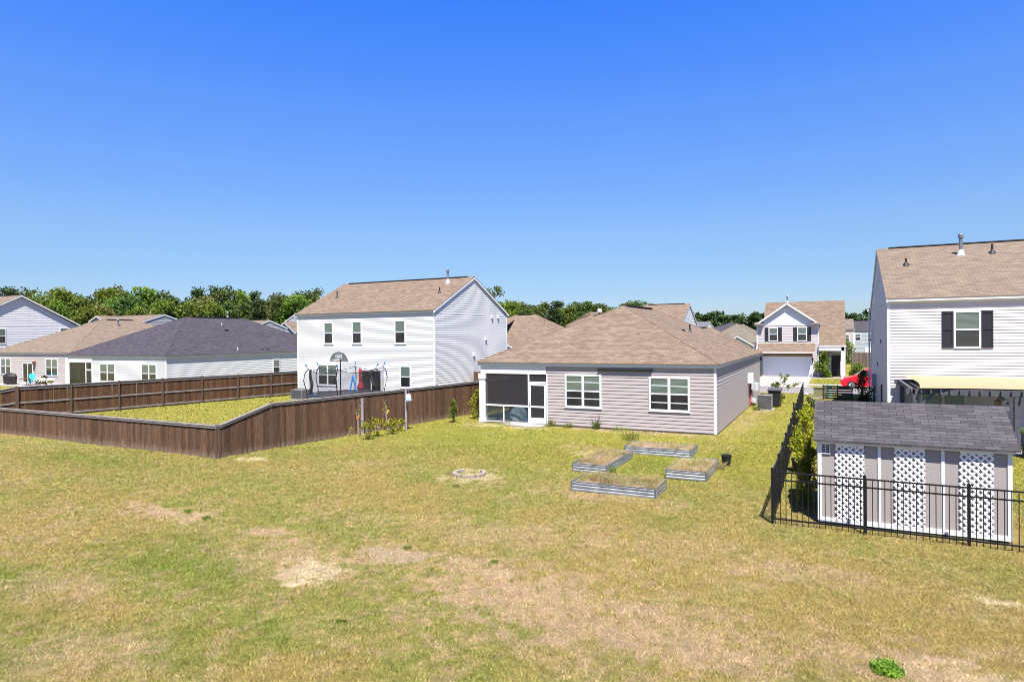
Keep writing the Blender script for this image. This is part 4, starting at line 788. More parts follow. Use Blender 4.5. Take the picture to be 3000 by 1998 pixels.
# ------------------------------------------------------------------ brown privacy fence
def board_fence(p, q, h0, h1, label, inside=False, rails=False, bay=2.44, mat='fence', name='privacy_fence', step=None, cap=True, wd=0.14, postside=1, group='brown board fence runs'):
    p, q = Vector(p), Vector(q); L = (q-p).length; d = (q-p)/L; nn = Vector((d.y, -d.x, 0)); up = Vector((0, 0, 1))   # nn = side showing boards
    t = thing(name, p, label, 'fence', group); H = step or (lambda s: h0+(h1-h0)*s/L); b = MB(); s = 0; rr = random.Random(int(p.x*7+p.y*3)+5)
    while s < L-0.02:
        w_ = min(wd, L-s); hh = H(s+w_/2)-(.045 if cap else 0)+ (0 if cap else rr.uniform(-.02, .02)); off = rr.uniform(-.006, .006); gap = 0.004 if rr.random() > .12 else .012
        c0 = p+d*(s+gap/2)+nn*(.02+off); c1 = p+d*(s+w_-gap/2)+nn*(.02+off); lean = rr.uniform(-.006, .006); z0 = rr.uniform(0.0, .03)
        A = [c0+up*z0, c1+up*z0, c1+up*hh+d*lean, c0+up*hh+d*lean]; Bk = [k-nn*.018 for k in A]; U = [(s, z0), (s+w_-.001, z0), (s+w_-.001, hh), (s, hh)]
        U = [(u+p.x*3.7+100, v) for u, v in U]; b.poly(A, U); b.poly([Bk[1], Bk[0], Bk[3], Bk[2]], [U[1], U[0], U[3], U[2]])
        for i, j in ((0, 1), (1, 2), (2, 3), (3, 0)): b.poly([Bk[i], Bk[j], A[j], A[i]], [U[i], U[j], U[j], U[i]])
        s += wd
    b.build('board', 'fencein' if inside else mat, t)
    n = max(1, round(L/bay))
    for i in range(n+1):
        s = L*i/n; c = p+d*s-nn*.065; hh = H(min(s, L-.01))+.03; m_ = MB(); m_.obox(c+up*(hh/2), d, nn, up, .045, .045, hh/2); m_.build('post', 'post', t)
    ns = 12; segs = [(L*i/ns, L*(i+1)/ns) for i in range(ns)] if step else [(0, L)]
    for fr_ in ((.08, .5, .93) if max(h0, h1) > 1.5 else (.12, .88)):
        r = MB()
        for a, e in segs:
            A, B = p+d*a-nn*.02, p+d*e-nn*.02; za, zb = H(a)*fr_, H(e)*fr_; dd = ((B+up*zb)-(A+up*za)); l_ = dd.length; dd.normalize(); r.obox((A+B)/2+up*(za+zb)/2, dd, nn, dd.cross(nn), l_/2, .019, .045)
        r.build('cross_rail', 'rail', t)
    if cap:
        r = MB()
        for a, e in segs:
            A, B = p+d*a, p+d*e; za, zb = H(a)-.02, H(e)-.02; dd = ((B+up*zb)-(A+up*za)); l_ = dd.length; dd.normalize(); r.obox((A+B)/2+up*(za+zb)/2, dd, nn, dd.cross(nn), l_/2+.01, .07, .019); r.obox((A+B)/2+nn*.045+up*((za+zb)/2-.05), dd, nn, dd.cross(nn), l_/2, .011, .04)
        r.build('cap_rail', 'rail', t)
    return t
board_fence((-42.2, 16.55, 0), (-20.24, 16.2, 0), 1.22, 1.22, 'low brown board fence along the front of the left yard', bay=2.44)
board_fence((-20.24, 16.2, 0), (-20.0, 18.55, 0), 1.22, 1.83, 'sloping corner section where the low brown fence climbs to full height', step=lambda s: 1.22+.61*min(1, s/2.3))
board_fence((-20.0, 18.58, 0), (-17.65, 35.9, 0), 1.83, 1.83, 'tall brown board fence between the left yard and the taupe house lawn')
board_fence((-38.05, 35.0, 0), (-41.1, 19.8, 0), 1.83, 1.83, 'tall brown fence with posts and rails showing, across the back of the left yard', inside=False, mat='fencein') if False else None
board_fence((-41.1, 19.8, 0), (-37.45, 37.5, 0), 1.83, 1.83, 'tall brown fence showing posts and rails at the far side of the left yard', mat='fencein') if False else None
def back_fence():                                                     # boards face away from the yard, frame towards the camera
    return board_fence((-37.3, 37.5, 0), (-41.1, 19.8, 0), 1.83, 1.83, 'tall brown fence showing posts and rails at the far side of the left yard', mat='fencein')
back_fence()
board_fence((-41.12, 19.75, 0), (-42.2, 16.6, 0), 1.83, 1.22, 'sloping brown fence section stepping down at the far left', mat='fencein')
board_fence((-23.7, 41.0, 0), (-16.5, 41.0, 0), 1.8, 1.8, 'brown board fence closing the gap beside the white two-storey house', mat='fence', cap=False)
board_fence((2.0, 89.5, 0), (9.5, 89.5, 0), 1.9, 1.9, 'weathered grey board fence beyond the street', mat='greyfence', cap=False, group=None)

# ------------------------------------------------------------------ raised beds, block ring, bucket
def bed(x0, x1, y0, y1, h, label, weeds, mixw=0.4):
    t = thing('raised_bed', ((x0+x1)/2, (y0+y1)/2, 0), label, 'garden bed', 'galvanised raised garden beds'); prof = [(0, 0), (.012, .018), (.012, .045), (0, .063)]
    for F_ in faces(x0, x1, y0, y1).values():
        b = MB(); z = 0.0; n = 3; st = h/n
        for i in range(n):
            zz = i*st
            for (d0, f0), (d1, f1) in zip([(0, 0), (.014, .25), (.014, .7), (0, .95), (0, 1)][:-1], [(0, 0), (.014, .25), (.014, .7), (0, .95), (0, 1)][1:]):
                b.poly([P3(F_, 0, zz+f0*st, d0), P3(F_, F_[2], zz+f0*st, d0), P3(F_, F_[2], zz+f1*st, d1), P3(F_, 0, zz+f1*st, d1)])
        b.poly([P3(F_, F_[2], 0, -.008), P3(F_, 0, 0, -.008), P3(F_, 0, h, -.008), P3(F_, F_[2], h, -.008)]); b.build('side_panel', 'galv', t)
    e = MB()
    for X in (x0, x1):
        for Y in (y0, y1): e.box((X-.018, Y-.018, 0), (X+.018, Y+.018, h+.01))
    e.box((x0, y0-.016, h-.003), (x1, y0+.008, h+.008)); e.box((x0, y1-.008, h-.003), (x1, y1+.016, h+.008)); e.box((x0-.016, y0+.01, h-.003), (x0+.008, y1-.01, h+.008)); e.box((x1-.008, y0+.01, h-.003), (x1+.016, y1-.01, h+.008)); e.build('edge_strip', 'galvdark', t)
    s = MB(); N = 14
    zf = lambda u, v: h-.06+.13*math.sin(math.pi*u)**.7*math.sin(math.pi*v)**.7*(.75+.35*math.sin(u*9+x0))+.03*random.random()
    Z = {(i, j): zf(i/N, j/N) for i in range(N+1) for j in range(N+1)}
    for i in range(N):
        for j in range(N):
            P = lambda a, b_: (x0+.01+(x1-x0-.02)*a/N, y0+.01+(y1-y0-.02)*b_/N, Z[a, b_]); s.poly([P(i, j), P(i+1, j), P(i+1, j+1), P(i, j+1)], smooth=True)
    s.build('soil', 'soil', t)
    for mat_, cnt, nm in (('straw', weeds, 'dry_weeds'), ('weedleaf', int(weeds*mixw), 'green_weeds')):
        g_ = MB()
        cl = [(random.uniform(x0+.1, x1-.1), random.uniform(y0+.1, y1-.1), random.uniform(.25, 1)) for _ in range(30)]
        for _ in range(cnt):
            cx, cy, a = random.choice(cl); px = min(x1-.01, max(x0+.01, random.gauss(cx, .14))); py = min(y1-.01, max(y0+.01, random.gauss(cy, .12))); l = random.uniform(.03, .15)*(.5+a*.9); an = random.random()*6.28; ln = random.uniform(.4, 3.0)*l; w_ = random.uniform(.003, .008)
            b0 = Vector((px, py, zf((px-x0)/(x1-x0), (py-y0)/(y1-y0))-.03)); tip = b0+Vector((math.cos(an)*ln, math.sin(an)*ln, l)); sd = Vector((-math.sin(an), math.cos(an), 0))*w_; g_.poly([b0-sd, b0+sd, tip])
        tag(g_.build(nm, mat_, t), kind='stuff')
bed(-6.66, -4.28, 16.98, 18.2, .27, 'long galvanised raised bed nearest the camera, full of dry grass', 3600, .5)
bed(-7.56, -6.43, 19.4, 22.3, .27, 'galvanised raised bed on the left, mounded with dry grass', 3600, .25)
bed(-6.94, -4.55, 23.1, 24.35, .27, 'galvanised raised bed nearest the taupe house with bare soil and straw', 1700, .25)
bed(-4.6, -3.42, 19.6, 21.9, .27, 'galvanised raised bed on the right with dead stalks beside the black bucket', 2800, .35)
t = thing('stone_ring', (-10.35, 17.55, 0), 'broken ring of pale garden edging blocks on the lawn', 'fire ring')
for i in range(11):
    a_ = rad(150+i*26.5); 
    if i in (): continue
    c_ = Vector((-10.35+.47*math.cos(a_), 17.55+.47*math.sin(a_), .05)); d_ = Vector((math.cos(a_+random.uniform(-.12, .12)), math.sin(a_), 0)).normalized(); e_ = Vector((-d_.y, d_.x, 0)); m_ = MB()
    lo = []; 
    for k_ in range(9):
        b__ = math.pi*k_/8-math.pi/2; lo.append(c_+d_*(.055*math.cos(b__)+.02)+e_*.098*math.sin(b__))
    lo += [c_+e_*.07-d_*.06, c_-e_*.07-d_*.06]; Z_ = Vector((0, 0, 1)); T_ = [p+Z_*.06 for p in lo]; Bt = [p-Z_*.06 for p in lo]; m_.poly(T_); m_.poly(list(reversed(Bt)))
    for k_ in range(len(lo)): k2 = (k_+1) % len(lo); m_.poly([Bt[k_], Bt[k2], T_[k2], T_[k_]])
    m_.build('edging_block', 'block', t)
t = thing('black_bucket', (-3.2, 22.2, 0), 'black plastic bucket standing behind the right raised bed', 'bucket'); m_ = MB(); m_.lathe((-3.2, 22.2, 0), [(.001, .01), (.12, .0), (.165, .34), (.18, .34), (.18, .38), (.15, .38), (.11, .05), (.001, .05)], 18); m_.build('tub', 'blackplastic', t)
m_ = MB(); m_.tube([(-3.2-.17*math.cos(a), 22.2-.02, .36+.1*math.sin(a)) for a in np.linspace(0, math.pi, 9)], .006, 5); m_.build('handle', 'steel', t)

# ------------------------------------------------------------------ left yard: trampoline and play things
t = thing('trampoline', (-27.8, 31.9, 0), 'large trampoline with dark safety net behind the brown fence', 'trampoline'); cx, cy, R_ = -27.8, 31.9, 2.45
r_ = MB(); r_.tube([(cx+R_*math.cos(a), cy+R_*math.sin(a), .82) for a in np.linspace(0, 2*math.pi, 37)], .05, 6, cap=False); r_.build('rim', 'darkblue', t)
m_ = MB(); m_.lathe((cx, cy, .82), [(R_-.05, 0), (R_-.35, .01)], 36); m_.build('pad', 'darkblue', t); m_ = MB(); m_.lathe((cx, cy, .815), [(R_-.35, 0), (.001, -.01)], 36); m_.build('mat', 'blackplastic', t)
for i in range(6):
    a_ = rad(-2+60*i); d_ = Vector((math.cos(a_), math.sin(a_), 0)); b_ = Vector((cx, cy, 0))+d_*(R_+.05); p = MB()
    p.tube([b_+Vector((0, 0, .0)), b_+Vector((0, 0, .95)), b_+d_*.06+Vector((0, 0, 1.2)), b_+d_*.20+Vector((0, 0, 1.75)), b_+d_*.12+Vector((0, 0, 2.2)), b_-d_*.10+Vector((0, 0, 2.5)), b_+d_*.02+Vector((0, 0, 2.66))], .032, 7); o = p.build('pole', 'blackplastic', t)
    p = MB(); q_ = b_+d_*.02+Vector((0, 0, 2.66)); p.tube([q_, q_+Vector((0, 0, .12))+d_*.05], .05, 7); p.build('cap', 'blue', o)
nt_ = MB(); K = 72
def topz(a): return 2.45-.22*abs(math.sin((a-rad(-2))*3))
for i in range(K):
    a, b = 2*math.pi*i/K, 2*math.pi*(i+1)/K; q = lambda an, z, r: (cx+r*math.cos(an), cy+r*math.sin(an), z)
    nt_.poly([q(a, .84, R_-.1), q(b, .84, R_-.1), q(b, topz(b), R_-.15), q(a, topz(a), R_-.15)])
nt_.build('safety_net', 'net', t)
tb = MB(); tb.tube([(cx+(R_-.15)*math.cos(a), cy+(R_-.15)*math.sin(a), topz(a)) for a in np.linspace(0, 2*math.pi, 73)], .016, 4, cap=False); tb.build('net_hem', 'blackplastic', t)
for a_ in (rad(205), rad(-8)):                                       # gathered netting at the door slits
    d_ = Vector((math.cos(a_), math.sin(a_), 0)); b_ = Vector((cx, cy, 0))+d_*(R_-.12); p = MB(); p.tube([b_+Vector((0, 0, .84)), b_+Vector((.1, 0, 1.4)), b_+Vector((-.05, 0, 2.0)), b_+Vector((0, 0, 2.35))], .12, 9, .08); p.build('gathered_net', 'netdense', t)
t = thing('basketball_hoop', (-25.97, 30.15, 0), 'basketball hoop on a dark pole rising above the trampoline', 'basketball hoop'); X, Y_ = -25.97, 29.25
p = MB(); p.tube([(X, Y_, 0), (X, Y_, 3.2)], .035, 8); p.build('pole', 'black', t)
p = MB(); Yb = Y_-.12; arc = [(X+.66*math.cos(a), Yb, 3.0+.55*math.sin(a)) for a in np.linspace(0, math.pi, 15)]; p.poly(arc); p.poly([(x_, y_+.03, z_) for x_, y_, z_ in reversed(arc)]); bb = p.build('backboard', 'boardscreen', t)
p = MB(); p.tube(arc+[arc[0]], .02, 5); p.build('board_rim', 'char', bb); p = MB(); p.box((X-.22, Yb-.02, 3.16), (X+.22, Yb-.012, 3.19)); p.box((X-.22, Yb-.02, 3.40), (X+.22, Yb-.012, 3.43)); p.box((X-.22, Yb-.02, 3.19), (X-.19, Yb-.012, 3.40)); p.box((X+.19, Yb-.02, 3.19), (X+.22, Yb-.012, 3.40)); p.box((X-.14, Yb-.02, 3.25), (X+.14, Yb-.012, 3.28)); p.box((X-.14, Yb-.02, 3.32), (X+.14, Yb-.012, 3.35)); p.build('target_square', 'trim', bb)
p = MB(); p.tube([(X+.22*math.cos(a), Yb-.27+.22*math.sin(a), 3.08) for a in np.linspace(0, 2*math.pi, 19)], .012, 5, cap=False); p.build('hoop', 'trim', t)
for sx in (-.9, -.35, .35, .9): p = MB(); p.tube([(X+sx*.62, Yb+.05, 3.02), (X+sx, Yb+.35, 2.3)], .008, 4); p.build('stay', 'char', t)
t = thing('patio_umbrella', (-28.8, 34.4, 0), 'closed red patio umbrella against the white two-storey house', 'umbrella'); p = MB(); p.tube([(-28.8, 34.4, 0), (-28.8, 34.4, 2.35)], .02, 6); p.build('pole', 'steel', t)
p = MB(); p.lathe((-28.8, 34.4, 0), [(.02, 2.34), (.12, 2.2), (.13, 1.98), (.09, 1.92), (.11, 1.7), (.12, 1.5), (.10, 1.36), (.17, 1.22), (.24, 1.0), (.2, .84), (.04, .7)], 9, False); p.build('canopy', 'red', t); p = MB(); p.lathe((-28.8, 34.4, 0), [(.25, 0), (.25, .08), (.04, .12)], 14); p.build('base', 'blackplastic', t)
for (X, Y_, w2, lb) in ((-29.75, 34.3, .3, 'small red bench seat left of the red umbrella'), (-27.95, 34.6, .48, 'wide red bench seat right of the red umbrella')):
    t = thing('red_seat', (X, Y_, 0), lb, 'seat'); p = MB(); p.box((X-w2, Y_-.2, .42), (X+w2, Y_+.2, .47)); p.build('seat', 'red', t); p = MB(); p.box((X-w2, Y_-.22, .47), (X+w2, Y_-.18, .86)); p.build('backrest', 'red', t)
    for a in (-1, 1):
        for b in (-1, 1): p = MB(); p.tube([(X+a*(w2-.05), Y_+b*.16, 0), (X+a*(w2-.05), Y_+b*.16, .43)], .015, 5); p.build('leg', 'steel', t)
t = thing('play_frame', (-28.6, 33.6, 0), 'bright blue A-frame play stand between the poles of the trampoline', 'play stand')
p = MB(); [p.tube([(-28.75+.0, 33.6, 1.85), (-28.75+s_*.42, 33.6+.1*s_, 0)], .05, 7) for s_ in (-1, 1)]; p.tube([(-28.75, 33.6, 1.85), (-28.75, 34.1, 0)], .05, 7); p.build('leg', 'blue', t); p = MB(); p.box((-29.0, 33.57, .62), (-28.5, 33.63, .69)); p.build('crossbar', 'blue', t)

# posts in the lawn by the fence
p = MB(); p.tube([(-19.25, 23.1, 0), (-19.25, 23.1, 1.62)], .07, 10); one('pipe_post', p, 'pvc', (-19.25, 23.1, 0), 'pale lilac-grey pipe post standing against the tall brown fence', 'post')
t = thing('bird_feeder', (-18.2, 25.0, 0), 'grey pole with a small hanging cream and blue feeder by the brown fence', 'bird feeder'); p = MB(); p.tube([(-18.2, 25, 0), (-18.2, 25, 1.98)], .055, 9); p.build('pole', 'pvc', t)
p = MB(); p.tube([(-18.2, 25, 1.93), (-18.0, 24.95, 1.93), (-17.97, 24.93, 1.72)], .008, 4); p.build('hook', 'steel', t); p = MB(); p.lathe((-17.97, 24.9, 1.52), [(.13, 0), (.10, .15), (.04, .2), (.001, .2)], 12); f_ = p.build('feeder', 'paper', t); p = MB(); p.lathe((-17.97, 24.9, 1.40), [(.001, 0), (.15, .0), (.12, .12)], 12); p.build('tray', 'ltblue', f_)

# left patio things
t = thing('grill', (-74.3, 35.2, 0), 'covered black barbecue grill at the left edge', 'grill'); p = MB(); N = 20
for i in range(N):
    for j, ((r0, z0_), (r1, z1_)) in enumerate(zip([(.62, .12), (.66, .5), (.7, .85), (.52, 1.1), (.001, 1.22)][:-1], [(.62, .12), (.66, .5), (.7, .85), (.52, 1.1), (.001, 1.22)][1:])):
        a, b = 2*math.pi*i/N, 2*math.pi*(i+1)/N; w1 = 1+.06*math.sin(5*a); w2_ = 1+.06*math.sin(5*b); q = lambda an, r, z, w_: (-74.3+1.25*r*w_*math.cos(an), 35.2+.7*r*w_*math.sin(an), z); p.poly([q(a, r0, z0_, w1), q(b, r0, z0_, w2_), q(b, r1, z1_, w2_), q(a, r1, z1_, w1)], smooth=True)
p.build('cover', 'grill', t); p = MB(); [p.tube([(-74.3+sx, 35.2+sy, 0), (-74.3+sx, 35.2+sy, .2)], .03, 6) for sx in (-.6, .6) for sy in (-.3, .3)]; p.build('leg', 'steel', t)
def adirondack(loc, rz, mat, label):
    t = thing('garden_chair', loc, label, 'chair'); t.rotation_euler = (0, 0, rz); t['_o'] = (0, 0, 0)
    p = MB(); p.slab([(-.28, -.35, .38), (.28, -.35, .38), (.28, .15, .30), (-.28, .15, .30)], .03); p.build('seat', mat, t); p = MB(); [p.obox((-.22+i*.11, .28, .66), (1, 0, 0), (0, .94, -.34), (0, .34, .94), .048, .012, .38+.04*(2-abs(i-2))) for i in range(5)]; p.build('backrest', mat, t)
    for s_ in (-1, 1):
        p = MB(); p.box((s_*.30-.03, -.4, 0), (s_*.30+.03, -.33, .55)); p.build('leg', mat, t); p = MB(); p.obox((s_*.28, .1, .2), (1, 0, 0), (0, .93, -.37), (0, .37, .93), .02, .5, .05); p.build('leg', mat, t); p = MB(); p.box((s_*.33-.07, -.45, .55), (s_*.33+.07, .3, .575)); p.build('armrest', mat, t)
adirondack((-71.6, 35.9, 0.05), rad(75), 'turq', 'turquoise garden chair in front of the cream house patio door')
adirondack((-67.9, 34.9, 0.0), rad(-100), 'rust', 'dark red garden chair behind the tall brown fence')
t = thing('patio_table', (-70.9, 35.0, 0.0), 'round brown patio table in front of the turquoise chair', 'table'); p = MB(); p.lathe((-70.9, 35, 0), [(.001, .68), (.6, .68), (.6, .72), (.001, .72)], 20); p.build('tabletop', 'rust', t); p = MB(); p.tube([(-70.9, 35, 0), (-70.9, 35, .68)], .04, 7); p.build('leg', 'rust', t)
t = thing('stacked_seats', (-65.5, 34.0, 0), 'pair of grey and white patio loungers seen over the brown fence', 'lounger'); p = MB()
for i in range(6): p.obox((-67.0+i*.42, 34.0, .72+.05*math.sin(i*2)), (.8, 0, .6), (0, 1, 0), (-.6, 0, .8), .17, .3, .06)
p.build('cushion', 'chairgrey', t); p = MB(); p.tube([(-67.2, 34, .5), (-64.8, 34, .5)], .03, 6); [p.tube([(X, 34, 0), (X, 34, .55)], .025, 6) for X in (-67.2, -66, -64.8)]; p.build('frame', 'rust', t)

# ------------------------------------------------------------------ street side house with garage
t = thing('two_storey_house', (-4, 70, 0), 'pale pink two-storey house with white double garage door across the street', 'house'); F = ((-6.99, 70.0), (1, 0), 5.68)
w_ = MB(); lap(w_, ((-1.31, 70), (0, 1), 9), .05, 5.22, e=.16); lap(w_, ((-6.99, 79), (0, -1), 9), .05, 5.22, e=.16)
lap(w_, F, 2.4, 5.22, e=.16); lap(w_, ((-6.99, 70), (1, 0), .60), .05, 2.42, e=.16); lap(w_, ((-1.92, 70), (1, 0), .61), .05, 2.42, e=.16)
lap(w_, ((-1.31, 71.6), (1, 0), 2.4), .05, 3.0, e=.16); lap(w_, ((1.1, 71.6), (0, 1), 7.4), .05, 3.0, e=.16, ext=None); lap(w_, ((1.1, 79), (-1, 0), 8.1), .05, 5.2, e=.16); w_.build('wall', 'pinkish', t)
gd = MB(); gd.box((-6.39, 69.99, .06), (-1.92, 70.04, 2.06))
for i in range(1, 4): gd.box((-6.37, 69.984, .06+i*.5-.004), (-1.94, 69.992, .06+i*.5+.006))
gd.build('garage_door', 'garagedoor', t)
b_ = MB(); b_.box((-6.39, 69.97, 2.06), (-1.92, 70.0, 2.42)); b_.build('lintel_panel', 'soil', t)
b_ = MB(); b_.box((-6.47, 69.95, 0), (-6.39, 70.0, 2.1)); b_.box((-1.92, 69.95, 0), (-1.84, 70.0, 2.1)); b_.box((-7.02, 69.96, .05), (-6.92, 70.04, 5.22)); b_.box((-1.38, 69.96, .05), (-1.285, 70.04, 5.22)); b_.build('corner_trim', 'trim', t)
r_ = MB(); r_.slab([(-6.85, 69.0, 2.5), (-1.6, 69.0, 2.5), (-1.6, 69.99, 3.36), (-6.85, 69.99, 3.36)], .05); r_.build('garage_canopy', 'tan', t); f_ = MB(); f_.box((-6.85, 68.97, 2.4), (-1.6, 69.0, 2.5)); f_.build('fascia', 'trim', t)
# steep main roof sweeping down to the entrance porch
r_ = MB(); zr = 7.72; yr = 75.0; r_.slab([(-6.95, 69.75, 3.1+.0), (1.08, 69.75, 3.1), (1.08, yr, zr), (-6.95, yr, zr)], .05) if False else None
r_.slab([(-1.31, 69.75, 3.12), (1.08, 69.75, 3.12), (1.08, yr, zr), (-1.31, yr, zr)], .05); r_.slab([(-6.55, 72.1, 5.3), (-1.31, 72.1, 5.3), (-1.31, yr, zr), (-6.55, yr, zr)], .05); r_.slab([(1.08, 80.5, 3.6), (-6.55, 80.5, 3.6), (-6.55, yr, zr), (1.08, yr, zr)], .05)
r_.build('roof', 'tan', t)
gb = MB(); 
for X in (1.06,): gb.poly([(X, 69.9, 3.05), (X, 80.3, 3.6), (X, yr, zr-.06)])
gb.poly([(-6.5, 79.5, 4.2), (-6.5, 71, 4.3), (-6.5, yr, zr-.06)]); gb.build('gable_wall', 'pinkish', t)
# front gable
r_ = MB(); ax, az = -4.15, 7.42; xl, xr, ze = -7.15, -1.15, 5.28
r_.slab([(xl, 69.68, ze), (ax, 69.68, az), (ax, 75, az), (xl, 75, ze)], .05); r_.slab([(xr, 69.68, ze), (ax, 69.68, az), (ax, 75, az), (xr, 75, ze)], .05); r_.build('front_roof', 'tan', t)
gm = MB(); gm.poly([(-6.3, 69.995, 5.22), (-2.05, 69.995, 5.22), (-2.05, 69.995, 5.85), (ax, 69.995, 7.28), (-6.3, 69.995, 5.85)])
for i in range(28): X = -6.9+i*.2; gm.box((X, 69.975, 5.24), (X+.03, 69.994, 5.24+max(.02, (1.95-abs(X-ax)*.69))))
gm.poly([(-6.99, 69.99, 5.22), (-1.31, 69.99, 5.22), (ax, 69.99, 7.2)]); gm.build('gable_panel', 'soffit', t)
rk = MB()
for s_, X in ((-1, xl), (1, xr)):
    u, v = Vector((X, 69.66, ze-.10)), Vector((ax, 69.66, az-.10)); d_ = (v-u).normalized(); rk.obox((u+v)/2, d_, (0, 1, 0), d_.cross(Vector((0, 1, 0))), (v-u).length/2, .015, .075)
rk.box((-7.2, 69.55, 5.2), (-6.35, 69.99, 5.32)); rk.box((-1.95, 69.55, 5.2), (-1.1, 69.99, 5.32)); rk.box((-6.4, 69.96, 5.14), (-1.9, 70.0, 5.24)); rk.box((-1.3, 69.7, 3.0), (1.12, 69.74, 3.12)); rk.build('rake_board', 'trim', t)
pr_ = MB()
for a, b in ((-7.2, -6.35), (-1.95, -1.1)): pr_.slab([(a, 69.5, 5.33), (b, 69.5, 5.33), (b, 69.99, 5.5), (a, 69.99, 5.5)], .02)
pr_.build('return_roof', 'tan', t)
for a in (1.12, 3.78):
    window(t, F, a, a+.86, 3.58, 4.97, blinds='mix', grid=True, trim=.07)
    for q0, q1 in ((a-.38, a-.03), (a+.89, a+1.24)): sh = MB(); fbox(sh, F, q0, q1, 3.58, 4.97, 0, .04); sh.build('shutter', 'shutter', t)
c_ = MB(); c_.box((.68, 69.75, 0.05), (.95, 70.0, 3.0)); c_.box((-1.28, 69.75, 2.62), (1.0, 69.98, 3.0)); c_.build('porch_column', 'trim', t)
d_ = MB(); d_.box((-.2, 71.5, .1), (.62, 71.58, 2.1)); d_ = d_.build('entry_door', 'door', t); d_ = MB(); d_.box((-.3, 71.49, .1), (-.2, 71.57, 2.45)); d_.box((.62, 71.49, .1), (.72, 71.57, 2.45)); d_.box((-.3, 71.49, 2.38), (.72, 71.57, 2.48)); d_.build('door_frame', 'trim', t)
for X in (-6.62, -1.84-.0): l = MB(); l.box((X-.07, 69.8, 1.6), (X+.07, 69.96, 1.95)); o = l.build('wall_lamp', 'black', t); l = MB(); l.lathe((X, 69.88, 1.95), [(.05, 0), (.05, .05), (.001, .07)], 8); l.build('lamp_top', 'orange', o)
flue(t, -4.4, 75.0, zr-.1, .55, .07)

# ------------------------------------------------------------------ generic far houses (each a thing)
def far_house(x0, x1, y0, y1, ze, kind, wallm, roofm, label, pitch_=.5, wins=(), side=(), e=.2, zr=None, axis='x'):
    t = thing('distant_house', ((x0+x1)/2, (y0+y1)/2, 0), label, 'house'); FS = faces(x0, x1, y0, y1)
    if kind == 'hip': walls(t, FS, ze, wallm, e=e); eave_boards(t, x0, x1, y0, y1, ze); hip_roof(t, x0, x1, y0, y1, ze, pitch_, roofm, axis=axis)
    else:
        zr = zr or ze+pitch_*((y1-y0) if axis == 'x' else (x1-x0))/2+.2; gs = {'left': zr-.1, 'right': zr-.1} if axis == 'x' else {'front': zr-.1, 'back': zr-.1}
        walls(t, FS, ze, wallm, e=e, gables=gs); eave_boards(t, x0, x1, y0, y1, ze, sides='fb' if axis == 'x' else 'lr', floor=False); gable_roof(t, x0, x1, y0, y1, ze, zr, roofm, axis=axis)
    for s_ in wins: window(t, FS['front'], *s_, blinds='mix')
    for s_ in side: window(t, FS['right'], *s_, blinds='mix')
    return t, FS
t, FS = far_house(-42, -26.6, 66.0, 78.5, 2.95, 'hip', 'grey', 'tan', 'tan hip-roofed house with small front gable, between white and taupe houses', .6, axis='x')
def dormer(t, x0, x1, y0, y1, ze, zr, wallm, roofm):
    w_ = MB(); w_.poly([(x0, y0, ze-1.2), (x1, y0, ze-1.2), (x1, y0, ze), ((x0+x1)/2, y0, zr-.1), (x0, y0, ze)]); w_.poly([(x1, y0, ze-1.2), (x1, y1, ze-1.2), (x1, y1, ze), (x1, y0, ze)]); w_.poly([(x0, y1, ze-1.2), (x0, y0, ze-1.2), (x0, y0, ze), (x0, y1, ze)]); w_.build('gable_wall', wallm, t)
    gable_roof(t, x0, x1, y0, y1, ze-.18, zr, roofm, axis='y', rake=.3, name='gable_roof', vent=False)
dormer(t, -36.2, -30.9, 62.5, 70, 3.0, 4.45, 'bluegrey', 'tan'); roof_pipe(t, -28.6, 69.5, 4.6, .35, mat='flash'); roof_pipe(t, -31.5, 72, 6.7, .6)
dw = MB(); dw.box((-39.8, 63.8, 3.0), (-34.1, 67.0, 4.7)); dw.build('upper_wall', 'cream', t); dr = MB(); dr.slab([(-40.1, 63.5, 4.75), (-33.8, 63.5, 4.75), (-35.2, 71, 6.4), (-40.1, 71, 6.4)], .1); dr.build('upper_roof', 'tan', t); dt = MB(); dt.box((-34.25, 63.7, 2.9), (-34.05, 63.79, 4.72)); dt.box((-39.8, 63.42, 4.6), (-33.8, 63.5, 4.76)); dt.build('corner_trim', 'trim', t)
far_house(-20.3, -15.0, 72.0, 80.5, 5.45, 'gable', 'white', 'tan', 'tan-roofed two-storey house whose siding gable shows above the taupe house roof', .5, zr=7.95)
far_house(-36.6, -30.6, 92, 100, 5.7, 'hip', 'grey', 'tan', 'small tan roof with a round white vent above the taupe house ridge', .5)
t = thing('roof_turbine', (-32.4, 92.5, 7.9), 'white round vent cap rising above the taupe house roofline', 'vent'); p = MB(); p.tube([(-32.0, 94, 6.6), (-32.0, 94, 7.75)], .14, 8); p.build('pipe', 'vent', t); p = MB(); p.lathe((-32.0, 94, 7.75), [(.3, 0), (.38, .15), (.38, .5), (.3, .6), (.001, .65)], 14); p.build('cap', 'flash', t)
far_house(-26.5, -21.9, 126, 136, 5.5, 'gable', 'white', 'greyroof', 'grey-roofed house with small white gable left of the pine wood', .5, zr=6.85)
far_house(-20.2, -12.6, 116, 124, 4.7, 'hip', 'bluegrey', 'dark', 'dark hip-roofed house in front of the pine wood', .36, wins=((6.0, 6.9, 3.0, 4.2),), axis='x')
t, FS = far_house(-15.2, -7.7, 86, 100, 3.1, 'hip', 'white', 'olive', 'olive-grey hip-roofed house left of the pink two-storey', .62, axis='y')
dormer(t, -12.4, -8.8, 83.5, 90, 2.95, 4.15, 'white', 'olive'); gd = MB(); gd.box((-11.9, 83.46, 0), (-9.3, 83.5, 2.1)); gd.build('garage_door', 'garagedoor', t)
